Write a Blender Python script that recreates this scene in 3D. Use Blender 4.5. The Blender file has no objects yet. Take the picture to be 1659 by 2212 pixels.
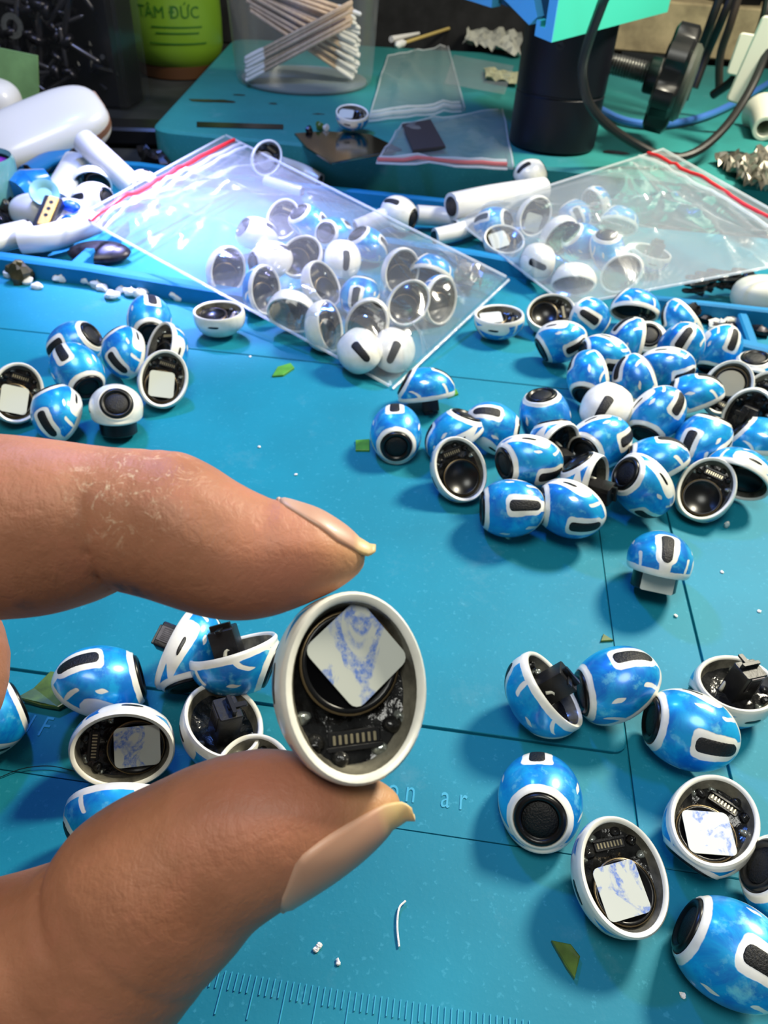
import bpy, bmesh, math, random
import numpy as np
from mathutils import Matrix, Vector

# ------------------------------------------------------------------ camera
IMG_W, IMG_H = 1659.0, 2212.0
FOCAL = 1650.0            # focal length in pixels of the 1659x2212 frame
PITCH = math.radians(40.0)
ROLL = math.radians(3.5)
CAM_H = 135.0             # mm above the mat
S = 0.001                 # the script thinks in millimetres
scene = bpy.context.scene
col = scene.collection
rng = random.Random(7)

_ct, _st, _cr, _sr = math.cos(PITCH), math.sin(PITCH), math.cos(ROLL), math.sin(ROLL)


def cam2world(v):
    x, y, z = v                       # right, up, towards the viewer
    x, y = _cr * x - _sr * y, _sr * x + _cr * y
    return np.array([x, y * _st - z * _ct, y * _ct + z * _st])


CAM = np.array([0.0, 0.0, CAM_H])


def ray(px, py):
    return cam2world(((px - IMG_W / 2) / FOCAL, (IMG_H / 2 - py) / FOCAL, -1.0))


def at(px, py, z=0.0):
    """The point of the place at height z (mm) that the lens sees at this pixel."""
    d = ray(px, py)
    return CAM + d * ((z - CAM_H) / d[2])


def atd(px, py, depth):
    return CAM + ray(px, py) * depth


cam = bpy.data.cameras.new('camera')
cam_ob = bpy.data.objects.new('camera', cam)
col.objects.link(cam_ob)
cam.sensor_fit = 'VERTICAL'
cam.sensor_height = 36.0
cam.sensor_width = 27.0
cam.lens = FOCAL / IMG_H * 36.0
cam.clip_start = 0.005
cam.clip_end = 20.0
cx_, cy_, cz_ = cam2world((1, 0, 0)), cam2world((0, 1, 0)), cam2world((0, 0, 1))
cam_ob.matrix_world = Matrix(((cx_[0], cy_[0], cz_[0], 0), (cx_[1], cy_[1], cz_[1], 0), (cx_[2], cy_[2], cz_[2], CAM_H * S), (0, 0, 0, 1)))
cam.dof.use_dof = True
cam.dof.focus_distance = 0.115
cam.dof.aperture_fstop = 52.0
scene.camera = cam_ob

# ------------------------------------------------------------------ light
scene.view_settings.view_transform = 'Standard'
scene.view_settings.look = 'None'
scene.view_settings.gamma = 1.0
scene.view_settings.use_curve_mapping = False
scene.view_settings.exposure = 0.0

world = bpy.data.worlds.new('room_light')
scene.world = world
world.use_nodes = True
world.node_tree.nodes['Background'].inputs[0].default_value = (0.92, 0.97, 0.95, 1)
world.node_tree.nodes['Background'].inputs[1].default_value = 0.14


def area(name, loc, target, size, power, color, spread=180):
    l = bpy.data.lights.new(name, 'AREA')
    l.shape = 'DISK'
    l.size = size * S
    l.energy = power
    l.color = color
    l.spread = math.radians(spread)
    o = bpy.data.objects.new(name, l)
    col.objects.link(o)
    o.location = Vector(loc) * S
    d = (Vector(target) - Vector(loc)).normalized()
    o.rotation_euler = d.to_track_quat('-Z', 'Y').to_euler()
    return o


area('bench_lamp', (330, 400, 430), (60, 130, 0), 110, 6.0, (1.0, 0.93, 0.74))
area('ceiling_panel', (-60, -120, 900), (0, 150, 0), 400, 4.6, (1.0, 1.0, 0.92))
area('led_lamp', (-140, 380, 350), (-80, 270, 0), 40, 0.88, (0.10, 0.27, 1.0), 150)
area('led_lamp_core', (-120, 430, 240), (-92, 345, 10), 24, 0.40, (0.50, 0.50, 1.0), 40)

try:
    scene.cycles.transparent_max_bounces = 24
except Exception:
    pass

# ------------------------------------------------------------------ helpers
def srgb(r, g, b):
    f = lambda c: (c / 255 / 12.92) if c <= 10.3 else ((c / 255 + 0.055) / 1.055) ** 2.4
    return (f(r), f(g), f(b), 1.0)


def new_mat(name):
    m = bpy.data.materials.new(name)
    m.use_nodes = True
    nt = m.node_tree
    return m, nt, nt.nodes['Principled BSDF']


def N(nt, t, **kw):
    n = nt.nodes.new(t)
    for k, v in kw.items():
        setattr(n, k, v)
    return n


def math_(nt, op, a, b=None, clamp=False):
    n = nt.nodes.new('ShaderNodeMath')
    n.operation = op
    n.use_clamp = clamp
    for i, v in enumerate((a, b)):
        if v is None:
            continue
        if isinstance(v, (int, float)):
            n.inputs[i].default_value = v
        else:
            nt.links.new(v, n.inputs[i])
    return n.outputs[0]


def mixc(nt, fac, a, b):
    n = nt.nodes.new('ShaderNodeMix')
    n.data_type = 'RGBA'
    for i, v in ((0, fac), (6, a), (7, b)):
        if isinstance(v, (int, float)):
            n.inputs[i].default_value = v
        elif isinstance(v, tuple):
            n.inputs[i].default_value = v
        else:
            nt.links.new(v, n.inputs[i])
    return n.outputs[2]


def noise(nt, scale, detail=3, rough=0.5, coord=None, kind='ShaderNodeTexNoise'):
    n = nt.nodes.new(kind)
    n.inputs['Scale'].default_value = scale
    n.inputs['Detail'].default_value = detail
    if 'Roughness' in n.inputs:
        n.inputs['Roughness'].default_value = rough
    if coord is not None:
        nt.links.new(coord, n.inputs['Vector'])
    return n


def ramp(nt, src, lo, hi):
    n = nt.nodes.new('ShaderNodeMapRange')
    n.inputs[1].default_value = lo
    n.inputs[2].default_value = hi
    nt.links.new(src, n.inputs[0])
    return n.outputs[0]


def objco(nt):
    return nt.nodes.new('ShaderNodeTexCoord').outputs['Object']


def bump(nt, bsdf, height, strength=0.3, dist=0.0004):
    b = nt.nodes.new('ShaderNodeBump')
    b.inputs['Strength'].default_value = strength
    b.inputs['Distance'].default_value = dist
    nt.links.new(height, b.inputs['Height'])
    nt.links.new(b.outputs[0], bsdf.inputs['Normal'])


def simple(name, rgb, rough=0.45, metal=0.0, var=0.0, nscale=300, bmp=0.0, coat=0.0, trans=0.0, ior=1.45):
    m, nt, b = new_mat(name)
    c = srgb(*rgb)
    b.inputs['Base Color'].default_value = c
    b.inputs['Roughness'].default_value = rough
    b.inputs['Metallic'].default_value = metal
    b.inputs['Coat Weight'].default_value = coat
    b.inputs['Coat Roughness'].default_value = 0.08
    b.inputs['Transmission Weight'].default_value = trans
    b.inputs['IOR'].default_value = ior
    if var or bmp:
        n = noise(nt, nscale, 4, 0.55, objco(nt))
        if var:
            d = tuple(x * (1 - var) for x in c[:3]) + (1,)
            l = tuple(min(1, x * (1 + var) + 0.02 * var) for x in c[:3]) + (1,)
            nt.links.new(mixc(nt, ramp(nt, n.outputs[0], 0.3, 0.7), d, l), b.inputs['Base Color'])
        if bmp:
            bump(nt, b, n.outputs[0], bmp)
    return m


def thin_plastic(name, veil, gloss_rough, tint, bscale=60, bstr=0.5, gloss=0.25):
    """Thin clear film: see-through, with a milky veil and glossy wrinkles."""
    m, nt, b = new_mat(name)
    nt.nodes.remove(b)
    out = nt.nodes['Material Output']
    tr = N(nt, 'ShaderNodeBsdfTransparent')
    tr.inputs[0].default_value = tint
    df = N(nt, 'ShaderNodeBsdfDiffuse')
    df.inputs[0].default_value = (0.95, 0.97, 0.99, 1)
    tl = N(nt, 'ShaderNodeBsdfTranslucent')
    tl.inputs[0].default_value = (0.95, 0.97, 0.99, 1)
    gl = N(nt, 'ShaderNodeBsdfGlossy')
    gl.inputs['Roughness'].default_value = gloss_rough
    add = N(nt, 'ShaderNodeMixShader')
    add.inputs[0].default_value = 0.5
    nt.links.new(df.outputs[0], add.inputs[1])
    nt.links.new(tl.outputs[0], add.inputs[2])
    m1 = N(nt, 'ShaderNodeMixShader')
    m1.inputs[0].default_value = veil
    nt.links.new(tr.outputs[0], m1.inputs[1])
    nt.links.new(add.outputs[0], m1.inputs[2])
    lw = N(nt, 'ShaderNodeFresnel')
    lw.inputs['IOR'].default_value = 1.5
    fac = math_(nt, 'MINIMUM', math_(nt, 'MULTIPLY', lw.outputs[0], gloss * 2.0, True), 0.22)
    m2 = N(nt, 'ShaderNodeMixShader')
    nt.links.new(fac, m2.inputs[0])
    nt.links.new(m1.outputs[0], m2.inputs[1])
    nt.links.new(gl.outputs[0], m2.inputs[2])
    nt.links.new(m2.outputs[0], out.inputs[0])
    co = objco(nt)
    n = noise(nt, bscale, 3, 0.6, co)
    n.inputs['Distortion'].default_value = 1.2
    bp = N(nt, 'ShaderNodeBump')
    bp.inputs['Strength'].default_value = bstr
    bp.inputs['Distance'].default_value = 0.003
    nt.links.new(n.outputs[0], bp.inputs['Height'])
    for s in (gl, df, lw):
        nt.links.new(bp.outputs[0], s.inputs['Normal'])
    return m


def mesh(name, V, F, mats, smooth=True, mi=None, uv=None, sharp=None):
    me = bpy.data.meshes.new(name)
    V = np.asarray(V, float) * S
    me.from_pydata(V.tolist(), [], [tuple(int(i) for i in f) for f in F])
    for m in (mats if isinstance(mats, (list, tuple)) else [mats]):
        me.materials.append(m)
    if mi is not None:
        me.polygons.foreach_set('material_index', list(mi))
    if uv is not None:
        lay = me.uv_layers.new(name='UVMap')
        flat = [c for f in uv for p in f for c in p]
        lay.data.foreach_set('uv', flat)
    me.polygons.foreach_set('use_smooth', [smooth] * len(me.polygons))
    me.update()
    if smooth and sharp:
        me.set_sharp_from_angle(angle=math.radians(sharp))
    return me


def link(name, me, parent=None):
    o = bpy.data.objects.new(name, me)
    col.objects.link(o)
    if parent is not None:
        o.parent = parent
    return o


def tag(o, label, cat, group=None):
    o['label'] = label
    o['category'] = cat
    if group:
        o['group'] = group
    return o


BASE = {}


def thing(name, label, cat, loc=(0, 0, 0), group=None):
    o = bpy.data.objects.new(name, None)
    o.empty_display_size = 0.005
    col.objects.link(o)
    o.location = Vector(loc) * S
    BASE[o] = np.array(loc, float)
    return tag(o, label, cat, group)


def part(name, vf, mat, parent, smooth=True, sharp=35, label=None):
    """vf: (verts in mm of the place, faces); the mesh goes under its thing."""
    V, F = vf
    r = parent
    while r.parent is not None:
        r = r.parent
    o = link(name, mesh(name, np.asarray(V, float) - BASE.get(r, 0), F, mat, smooth, sharp=sharp), parent)
    if label:
        o['label'] = label
    return o


def solo(name, vf, mat, label, cat, group=None, smooth=True, sharp=35):
    V, F = vf
    V = np.asarray(V, float)
    b = np.array([V[:, 0].mean(), V[:, 1].mean(), V[:, 2].min()])
    o = link(name, mesh(name, V - b, F, mat, smooth, sharp=sharp))
    o.location = Vector(b) * S
    BASE[o] = b
    return tag(o, label, cat, group)


def join(*vfs):
    V, F = [], []
    for v, f in vfs:
        k = len(V)
        V.extend(np.asarray(v, float).tolist())
        F.extend([tuple(i + k for i in g) for g in f])
    return np.array(V), F


def xf(vf, M):
    V, F = vf
    V = np.asarray(V, float)
    M = np.asarray(M, float)
    return V @ M[:3, :3].T + M[:3, 3], F


def frame(o, x, z):
    """4x4 with local z along z, local x near x."""
    z = np.array(z, float); z /= np.linalg.norm(z)
    x = np.array(x, float); x = x - z * (x @ z)
    if np.linalg.norm(x) < 1e-6:
        x = np.cross(z, (0.3, 0.5, 0.8))
    x /= np.linalg.norm(x)
    y = np.cross(z, x)
    M = np.eye(4)
    M[:3, 0], M[:3, 1], M[:3, 2], M[:3, 3] = x, y, z, o
    return M


def grid_faces(nr, nc, wrap=True):
    F = []
    for r in range(nr - 1):
        for c in range(nc if wrap else nc - 1):
            a, b = r * nc + c, r * nc + (c + 1) % nc
            F.append((a, b, b + nc, a + nc))
    return F


def lathe(prof, n=32, sx=1.0, sy=1.0, cap0=True, cap1=True):
    V = []
    for r, z in prof:
        for k in range(n):
            a = 2 * math.pi * k / n
            V.append((r * math.cos(a) * sx, r * math.sin(a) * sy, z))
    F = grid_faces(len(prof), n)
    if cap0:
        F.append(tuple(range(n))[::-1])
    if cap1:
        b = (len(prof) - 1) * n
        F.append(tuple(range(b, b + n)))
    return np.array(V), F


def tube(pts, rad, n=10, smooth_n=0, flat=1.0):
    P = np.array(pts, float)
    if smooth_n:
        P = spline(P, smooth_n)
    R = np.interp(np.linspace(0, 1, len(P)), np.linspace(0, 1, len(rad)), rad) if hasattr(rad, '__len__') else np.full(len(P), float(rad))
    V = []
    up = np.array([0.13, 0.21, 0.97])
    prev = None
    for i, p in enumerate(P):
        t = P[min(i + 1, len(P) - 1)] - P[max(i - 1, 0)]
        t /= np.linalg.norm(t) + 1e-9
        a = prev if prev is not None else up
        a = a - t * (a @ t)
        if np.linalg.norm(a) < 1e-3:
            a = np.cross(t, (1, 0.2, 0))
        a /= np.linalg.norm(a)
        prev = a
        b = np.cross(t, a)
        for k in range(n):
            g = 2 * math.pi * k / n
            V.append(p + R[i] * (math.cos(g) * a * flat + math.sin(g) * b))
    F = grid_faces(len(P), n)
    F.append(tuple(range(n))[::-1])
    F.append(tuple(range((len(P) - 1) * n, len(P) * n)))
    return np.array(V), F


def spline(P, n):
    P = np.asarray(P, float)
    Q = np.vstack([2 * P[0] - P[1], P, 2 * P[-1] - P[-2]])
    out = []
    for i in range(1, len(Q) - 2):
        for k in range(n):
            t = k / n
            a, b, c, d = Q[i - 1], Q[i], Q[i + 1], Q[i + 2]
            out.append(0.5 * (2 * b + (c - a) * t + (2 * a - 5 * b + 4 * c - d) * t * t + (3 * b - a - 3 * c + d) * t ** 3))
    out.append(Q[-2])
    return np.array(out)


def rbox(sx, sy, sz, r=0.5, seg=3):
    """Box centred on x,y standing on z=0, upright edges rounded, small chamfer on top and bottom."""
    r = min(r, sx / 2 * 0.98, sy / 2 * 0.98)
    c = min(r * 0.4, sz * 0.25)
    ring = []
    for cx, cy, a0 in ((1, 1, 0), (-1, 1, 90), (-1, -1, 180), (1, -1, 270)):
        for k in range(seg + 1):
            a = math.radians(a0 + 90 * k / seg)
            ring.append((cx * (sx / 2 - r), cy * (sy / 2 - r), math.cos(a), math.sin(a)))
    V = []
    for z, e in ((0, r - c), (c, r), (sz - c, r), (sz, r - c)):
        for x, y, ca, sa in ring:
            V.append((x + e * ca, y + e * sa, z))
    n = len(ring)
    F = grid_faces(4, n)
    F.append(tuple(range(n))[::-1])
    F.append(tuple(range(3 * n, 4 * n)))
    return np.array(V), F


def slab(outline, z0, z1, bev=0.3):
    """A flat piece with a given outline (world x,y, counter-clockwise) between two heights."""
    O = np.array(outline, float)[:, :2]
    area2 = sum(O[i][0] * O[(i + 1) % len(O)][1] - O[(i + 1) % len(O)][0] * O[i][1] for i in range(len(O)))
    if area2 < 0:
        O = O[::-1]
    c = O.mean(0)
    d = np.linalg.norm(O - c, axis=1, keepdims=True)
    I = c + (O - c) * (1 - bev / np.maximum(d, bev * 2))
    n = len(O)
    V = [(x, y, z0) for x, y in O] + [(x, y, z1 - bev * 0.6) for x, y in O] + [(x, y, z1) for x, y in I]
    F = grid_faces(3, n)
    F.append(tuple(range(n))[::-1])
    F.append(tuple(range(2 * n, 3 * n)))
    return np.array(V), F


def blob(r, seed, n=10, rough=0.25, sc=(1, 1, 1)):
    g = random.Random(seed)
    ph = [(g.uniform(0, 6.3), g.uniform(0, 6.3), g.randint(1, 3), g.randint(1, 3)) for _ in range(3)]
    V, m = [], n // 2 + 1
    for i in range(m):
        th = math.pi * (i + 0.02) / (m - 1 + 0.04)
        for k in range(n):
            a = 2 * math.pi * k / n
            q = 1 + rough * sum(math.sin(p + u * a) * math.sin(w + v * th) for p, w, u, v in ph) / 1.5
            V.append((r * q * math.sin(th) * math.cos(a) * sc[0], r * q * math.sin(th) * math.sin(a) * sc[1], r * q * math.cos(th) * sc[2]))
    F = [f[::-1] for f in grid_faces(m, n)]
    F.append(tuple(range(n)))
    F.append(tuple(range((m - 1) * n, m * n))[::-1])
    return np.array(V), F


def text_vf(s, size):
    cu = bpy.data.curves.new('lettering', 'FONT')
    cu.body = s
    cu.size = size
    cu.extrude = 0.0
    cu.resolution_u = 3
    cu.align_x = 'CENTER'
    ob = bpy.data.objects.new('lettering', cu)
    col.objects.link(ob)
    dg = bpy.context.evaluated_depsgraph_get()
    me = bpy.data.meshes.new_from_object(ob.evaluated_get(dg))
    V = np.array([v.co[:] for v in me.vertices]).reshape(-1, 3)
    F = [tuple(p.vertices) for p in me.polygons]
    bpy.data.objects.remove(ob)
    bpy.data.meshes.remove(me)
    return V, F


def solidify(vf, t):
    """Gives a flat lettering mesh (normal +z) a thickness t."""
    V, F = vf
    n = len(V)
    W = np.vstack([V, V + np.array([0, 0, t])])
    edges = {}
    for f in F:
        for i in range(len(f)):
            e = (f[i], f[(i + 1) % len(f)])
            if (e[1], e[0]) in edges:
                del edges[(e[1], e[0])]
            else:
                edges[e] = 1
    G = [tuple(i + n for i in f) for f in F] + [tuple(f)[::-1] for f in F]
    G += [(a, b, b + n, a + n) for a, b in edges]
    return W, G

# ------------------------------------------------------------------ materials of the setting
def mat_silicone(name, rgb, dirt=0.35):
    m, nt, b = new_mat(name)
    co = objco(nt)
    c = srgb(*rgb)
    n1 = noise(nt, 18, 4, 0.6, co)
    n2 = noise(nt, 900, 2, 0.6, co)
    n3 = noise(nt, 55, 6, 0.7, co)
    base = mixc(nt, ramp(nt, n1.outputs[0], 0.35, 0.7), tuple(x * 0.86 for x in c[:3]) + (1,), tuple(x * 1.08 for x in c[:3]) + (1,))
    spk = mixc(nt, math_(nt, 'MULTIPLY', ramp(nt, n2.outputs[0], 0.62, 0.75), dirt), base, tuple(x * 1.5 + 0.05 for x in c[:3]) + (1,))
    dust = mixc(nt, math_(nt, 'MULTIPLY', ramp(nt, n3.outputs[0], 0.6, 0.8), dirt * 0.4), spk, (0.28, 0.42, 0.46, 1))
    nt.links.new(dust, b.inputs['Base Color'])
    b.inputs['Roughness'].default_value = 0.62
    b.inputs['Specular IOR Level'].default_value = 0.3
    bump(nt, b, n2.outputs[0], 0.12, 0.0003)
    return m


M_MAT = mat_silicone('blue_silicone', (6, 121, 144))
M_PAD = mat_silicone('worn_teal_silicone', (38, 124, 122), 0.5)
M_BENCH = simple('dark_bench', (34, 36, 34), 0.6, var=0.3, nscale=40, bmp=0.1)
M_WHITE = simple('white_plastic', (204, 204, 202), 0.32, coat=0.3)
M_IVORY = simple('ivory_plastic', (214, 212, 196), 0.42)
M_BLACK = simple('black_plastic', (12, 12, 14), 0.35)
M_BLACKM = simple('black_anodised_metal', (16, 17, 26), 0.42, metal=0.3)
M_CABLE = simple('black_cable', (22, 21, 20), 0.4)
M_STEEL = simple('steel', (150, 150, 148), 0.3, metal=1.0, var=0.2, nscale=400)
M_DARKSTEEL = simple('dark_steel', (52, 50, 54), 0.35, metal=0.9, var=0.3, nscale=500)
M_GOLD = simple('gold_contact', (205, 168, 92), 0.4, metal=0.5, var=0.2, nscale=900)
M_COTTON = simple('cotton', (232, 230, 226), 0.9, bmp=0.5, nscale=1500)
M_WOOD = simple('swab_wood', (198, 172, 144), 0.7, var=0.15, nscale=500)
M_RED = simple('red_zip', (214, 36, 44), 0.4)
M_LEAF = simple('green_film', (70, 96, 14), 0.4, var=0.5, nscale=220, coat=0.4)
M_LEAF2 = simple('bright_green_film', (74, 140, 34), 0.45, var=0.2, nscale=300)
M_TEALMETAL = simple('teal_anodised', (64, 196, 172), 0.45)
M_CYANMETAL = simple('cyan_cut_metal', (84, 176, 210), 0.45)
M_MARK = simple('embossed_silicone', (44, 150, 180), 0.5)

# ------------------------------------------------------------------ bench, mat, tray, pad
def world_rect(x0, y0, x1, y1):
    return [(x0, y0), (x1, y0), (x1, y1), (x0, y1)]


bench = link('workbench', mesh('workbench', *slab(world_rect(-900, -260, 1100, 1250), -33, -3, 2), M_BENCH, False))
bench['kind'] = 'structure'
tag(bench, 'dark workbench top under the blue repair mat', 'workbench')

ALPHA = math.radians(-5.2)
E1 = np.array([math.cos(ALPHA), math.sin(ALPHA), 0])
E2 = np.array([-math.sin(ALPHA), math.cos(ALPHA), 0])


def mp(u, v, z=0.0):
    return E1 * u + E2 * v + np.array([0, 0, z])


mat_root = thing('repair_mat', 'large blue silicone repair mat with trays and an embossed ruler under everything', 'repair mat', (0, 150, -3))
part('mat_base', slab([mp(-235, -60), mp(300, -60), mp(300, 415), mp(-235, 415)], -3, -1.0, 0.4), M_MAT, mat_root, False)


def panel(u0, v0, u1, v1, r=0.0, top=0.0):
    pts = []
    for cu, cv, a0 in ((u1, v1, 0), (u0, v1, 90), (u0, v0, 180), (u1, v0, 270)):
        k = 6 if r else 1
        for i in range(k):
            a = math.radians(a0 + 90 * i / max(1, k - 1))
            rr = r
            x = cu - math.copysign(rr, cu - (u0 + u1) / 2) + rr * math.cos(a) if r else cu
            y = cv - math.copysign(rr, cv - (v0 + v1) / 2) + rr * math.sin(a) if r else cv
            pts.append(mp(x, y))
    return part('mat_panel', slab(pts, -1.3, top, 0.25), M_MAT, mat_root, False)


panel(-234, 93.8, 44.2, 237.6, 3.0, 0.0)
panel(44.45, 70.9, 63.8, 412, 0, -0.12)
panel(64.4, -58, 298, 412, 1.5, 0.0)
panel(-234, 71.0, 44.2, 93.2, 0, -0.25)
panel(-234, -58, 63.8, 70.75, 0, -0.05)
panel(-234, 238.2, 44.2, 412, 3.0, 0.0)

tick_short = tick_long = None
for i in range(-27, 24):
    big = (i + 26 + 4) % 5 == 0
    L = 6.2 if big else 2.7
    o = part('ruler_tick', xf(rbox(0.22, L, 0.28, 0.1, 1), frame(mp(i + 0.4, 43.2 - L / 2, -0.08), E1, (0, 0, 1))), M_MARK, mat_root, False)


def emboss(s, u, v, size, sx=1.0):
    for k, ch in enumerate(s):
        if ch == ' ':
            continue
        V, F = text_vf(ch, size)
        M = frame(mp(u + k * size * 0.62, v, -0.3), E1, (0, 0, 1))
        V = V * np.array([0.8, 1.25, 1])
        vf = solidify((V, F), 0.2)
        part('embossed_letter', xf(vf, M), M_MARK, mat_root, False)


emboss('ion ar', -5.4, 76.4, 5.4)
emboss('CIF', -79.5, 79.0, 5.2)

M_TRAY = mat_silicone('blue_tray_silicone', (10, 118, 168), 0.2)


def wall(pts, th, z0, z1, name='tray_wall'):
    """A silicone tray wall along world points: th thick, rounded top edge."""
    P = [np.array(p, float)[:2] for p in pts]
    L, R = [], []
    for i, p in enumerate(P):
        t = P[min(i + 1, len(P) - 1)] - P[max(i - 1, 0)]
        t /= np.linalg.norm(t)
        n = np.array([-t[1], t[0]]) * th / 2
        L.append(p + n); R.append(p - n)
    V, F = [], []
    k = len(P)
    for i in range(k):
        c = (L[i] + R[i]) / 2
        for q, z in ((L[i], z0), (L[i], z1 - 0.7), (c + (L[i] - c) * 0.6, z1), (c + (R[i] - c) * 0.6, z1), (R[i], z1 - 0.7), (R[i], z0)):
            V.append((q[0], q[1], z))
    for i in range(k - 1):
        for j in range(5):
            a = i * 6 + j
            F.append((a, a + 1, a + 7, a + 6))
    F.append(tuple(range(6))[::-1]); F.append(tuple(range((k - 1) * 6, k * 6)))
    return part(name, (np.array(V), F), M_TRAY, mat_root, False)


# tray on the left, the middle channel and the tray on the right
wall([at(-60, 541, 7), at(190, 574, 7), at(420, 612, 7), at(600, 640, 7)], 7, -1, 7)
wall([at(-40, 330, 7), at(300, 352, 7), at(640, 396, 7), at(1010, 436, 7), at(1240, 480, 7)], 5, -1, 7)
wall([at(160, 565, 7), at(215, 515, 7), at(265, 470, 7)], 5, -1, 6.5)
wall([at(640, 398, 7), at(668, 430, 7), at(700, 470, 7)], 5, -1, 6.5)
wall([at(640, 486, 7), at(797, 510, 7), at(1025, 543, 7), at(1200, 575, 7)], 6, -1, 7)
wall([at(1350, 628, 8), at(1415, 640, 8), at(1680, 670, 8)], 4, -1, 8)
wall([at(1500, 712, 7), at(1590, 733, 7), at(1690, 757, 7)], 6, -1, 7)
wall([at(1512, 712, 7), at(1490, 655, 7)], 4, -1, 6)
wall([at(1634, 742, 7), at(1606, 668, 7)], 4, -1, 6)

pad = thing('work_pad', 'raised teal pad with rounded front corner behind the blue mat', 'work pad', (90, 560, -3))
pc = [(-142, 452), (340, 392), (352, 760), (-152, 748)]


def round_poly(P, r, k=7):
    out = []
    n = len(P)
    for i in range(n):
        p, a, b = np.array(P[i], float), np.array(P[i - 1], float), np.array(P[(i + 1) % n], float)
        u = (a - p) / np.linalg.norm(a - p); w = (b - p) / np.linalg.norm(b - p)
        for j in range(k):
            t = j / (k - 1)
            q = p + u * r * (1 - t) ** 2 + w * r * t ** 2
            out.append(q)
    return out


part('pad_body', slab(round_poly(pc, 16), -3, 20, 2.5), M_PAD, pad)
part('marking_stripe', slab([at(425, 263, 20.3), at(612, 269, 20.3), at(612, 279, 20.3), at(425, 274, 20.3)], 19.9, 20.4, 0.2), M_BLACK, pad, label='black stripe on the teal pad')
for (px, py, w, s) in ((470, 218, 7, 5), (590, 224, 2.2, 6), (690, 246, 2.2, 7), (510, 205, 2.5, 8), (1330, 330, 5, 9), (1450, 330, 3, 10), (1590, 330, 4, 11), (1480, 380, 3, 12), (1545, 285, 4, 13)):
    b = at(px, py, 20)
    V, F = blob(w, s, 10, 0.5, (1.6, 0.8, 0.04))
    part('scorch_mark', (V + b, F), M_BLACK if s < 9 else M_DARKSTEEL, pad)

# ------------------------------------------------------------------ the painted earbud shells
RA, RB, RNZ = 9.3, 7.35, 5.35
NZ_N = np.array([-0.80, 0, 0.60])             # the way the nozzle looks (z is up out of the dome, -x its end)
NZ_X = np.array([0.60, 0, 0.80])
NZ_C = np.array([-5.9, 0, 5.3])


def _bez(ang, v):
    R0 = np.array([RA * math.cos(ang), RB * math.sin(ang), 0])
    o = np.array([math.cos(ang) / RA, math.sin(ang) / RB, 0]); o /= np.linalg.norm(o)
    r = NZ_X * math.cos(ang) + np.array([0, 1, 0]) * math.sin(ang)
    M = NZ_C + r * RNZ
    L = np.linalg.norm(M - R0)
    P1 = R0 + np.array([0, 0, 1]) * 0.46 * L + o * 0.10 * L
    P2 = M - NZ_N * 0.26 * L + r * 0.26 * L
    w = 1 - v
    return w ** 3 * R0 + 3 * w * w * v * P1 + 3 * w * v * v * P2 + v ** 3 * M


_TAB = {}


def arc(ang):
    """Lengths along the shell from the rim to the nozzle at one angle."""
    k = round(ang % (2 * math.pi), 4)
    if k not in _TAB:
        P = np.array([_bez(ang, i / 24) for i in range(25)])
        _TAB[k] = np.concatenate([[0], np.cumsum(np.linalg.norm(np.diff(P, axis=0), axis=1))])
    return _TAB[k]


def shell_pt(ang, v, off=0.0):
    q = _bez(ang, v)
    if off:
        e = 1e-3
        n = np.cross(_bez(ang + e, v) - q, _bez(ang, v + e) - q)
        q = q + n / np.linalg.norm(n) * off
    return q


def build_shell(hand):
    na, nv = 60, 20
    V, UV = [], []
    rows = []

    def row(fn, uvv):
        b = len(V)
        for k in range(na):
            V.append(fn(2 * math.pi * k / na))
        rows.append((b, uvv))
    # inner wall, lip, outside, nozzle flange
    inn = lambda s, z: (lambda a: np.array([(RA - s) * math.cos(a), (RB - s) * math.sin(a), z]))
    row(inn(3.2, 4.6), -1)
    row(inn(2.0, 3.4), -1)
    row(inn(1.2, 1.0), -1)
    row(inn(1.0, 0.1), 0)
    row(inn(0.8, -0.3), 0)
    row(inn(0.3, -0.4), 0)
    for i in range(nv + 1):
        v = i / nv
        row(lambda a, v=v: shell_pt(a, v), max(v, 0.001))
    cN, x1, y1, n1 = NZ_C, NZ_X, np.array([0, 1.0, 0]), NZ_N
    for rr, zz in ((5.15, 0.35), (4.8, 0.45), (4.6, 0.1), (4.5, -0.5)):
        row(lambda a, rr=rr, zz=zz: cN + x1 * rr * math.cos(a) + y1 * rr * math.sin(a) * 1.0 + n1 * zz, 1.0)
    F, mi, uv = [], [], []
    for r in range(len(rows) - 1):
        (b0, v0), (b1, v1) = rows[r], rows[r + 1]
        for k in range(na):
            F.append((b0 + k, b0 + (k + 1) % na, b1 + (k + 1) % na, b1 + k))
            mi.append(1 if v0 < 0 else 0)
            uv.append([(k / na, v0), ((k + 1) / na, v0), ((k + 1) / na, v1), (k / na, v1)])
    b = rows[0][0]
    F.append(tuple(range(b, b + na))[::-1]); mi.append(1); uv.append([(0, 0)] * na)
    V = np.array(V)
    if hand < 0:
        V = V * np.array([1, -1, 1])
        F = [f[::-1] for f in F]
        uv = [u[::-1] for u in uv]
    sr, dn = [], []
    for (b0, vv) in rows:
        for k in range(na):
            t = arc(2 * math.pi * k / na)
            L = np.interp(min(max(vv, 0), 1), np.linspace(0, 1, 25), t)
            sr.append(L); dn.append(t[-1] - L)
    return V, F, mi, uv, (sr, dn), (cN, x1, y1, n1)


def circ_at(sr):
    return 50.0 - 1.3 * sr


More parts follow.
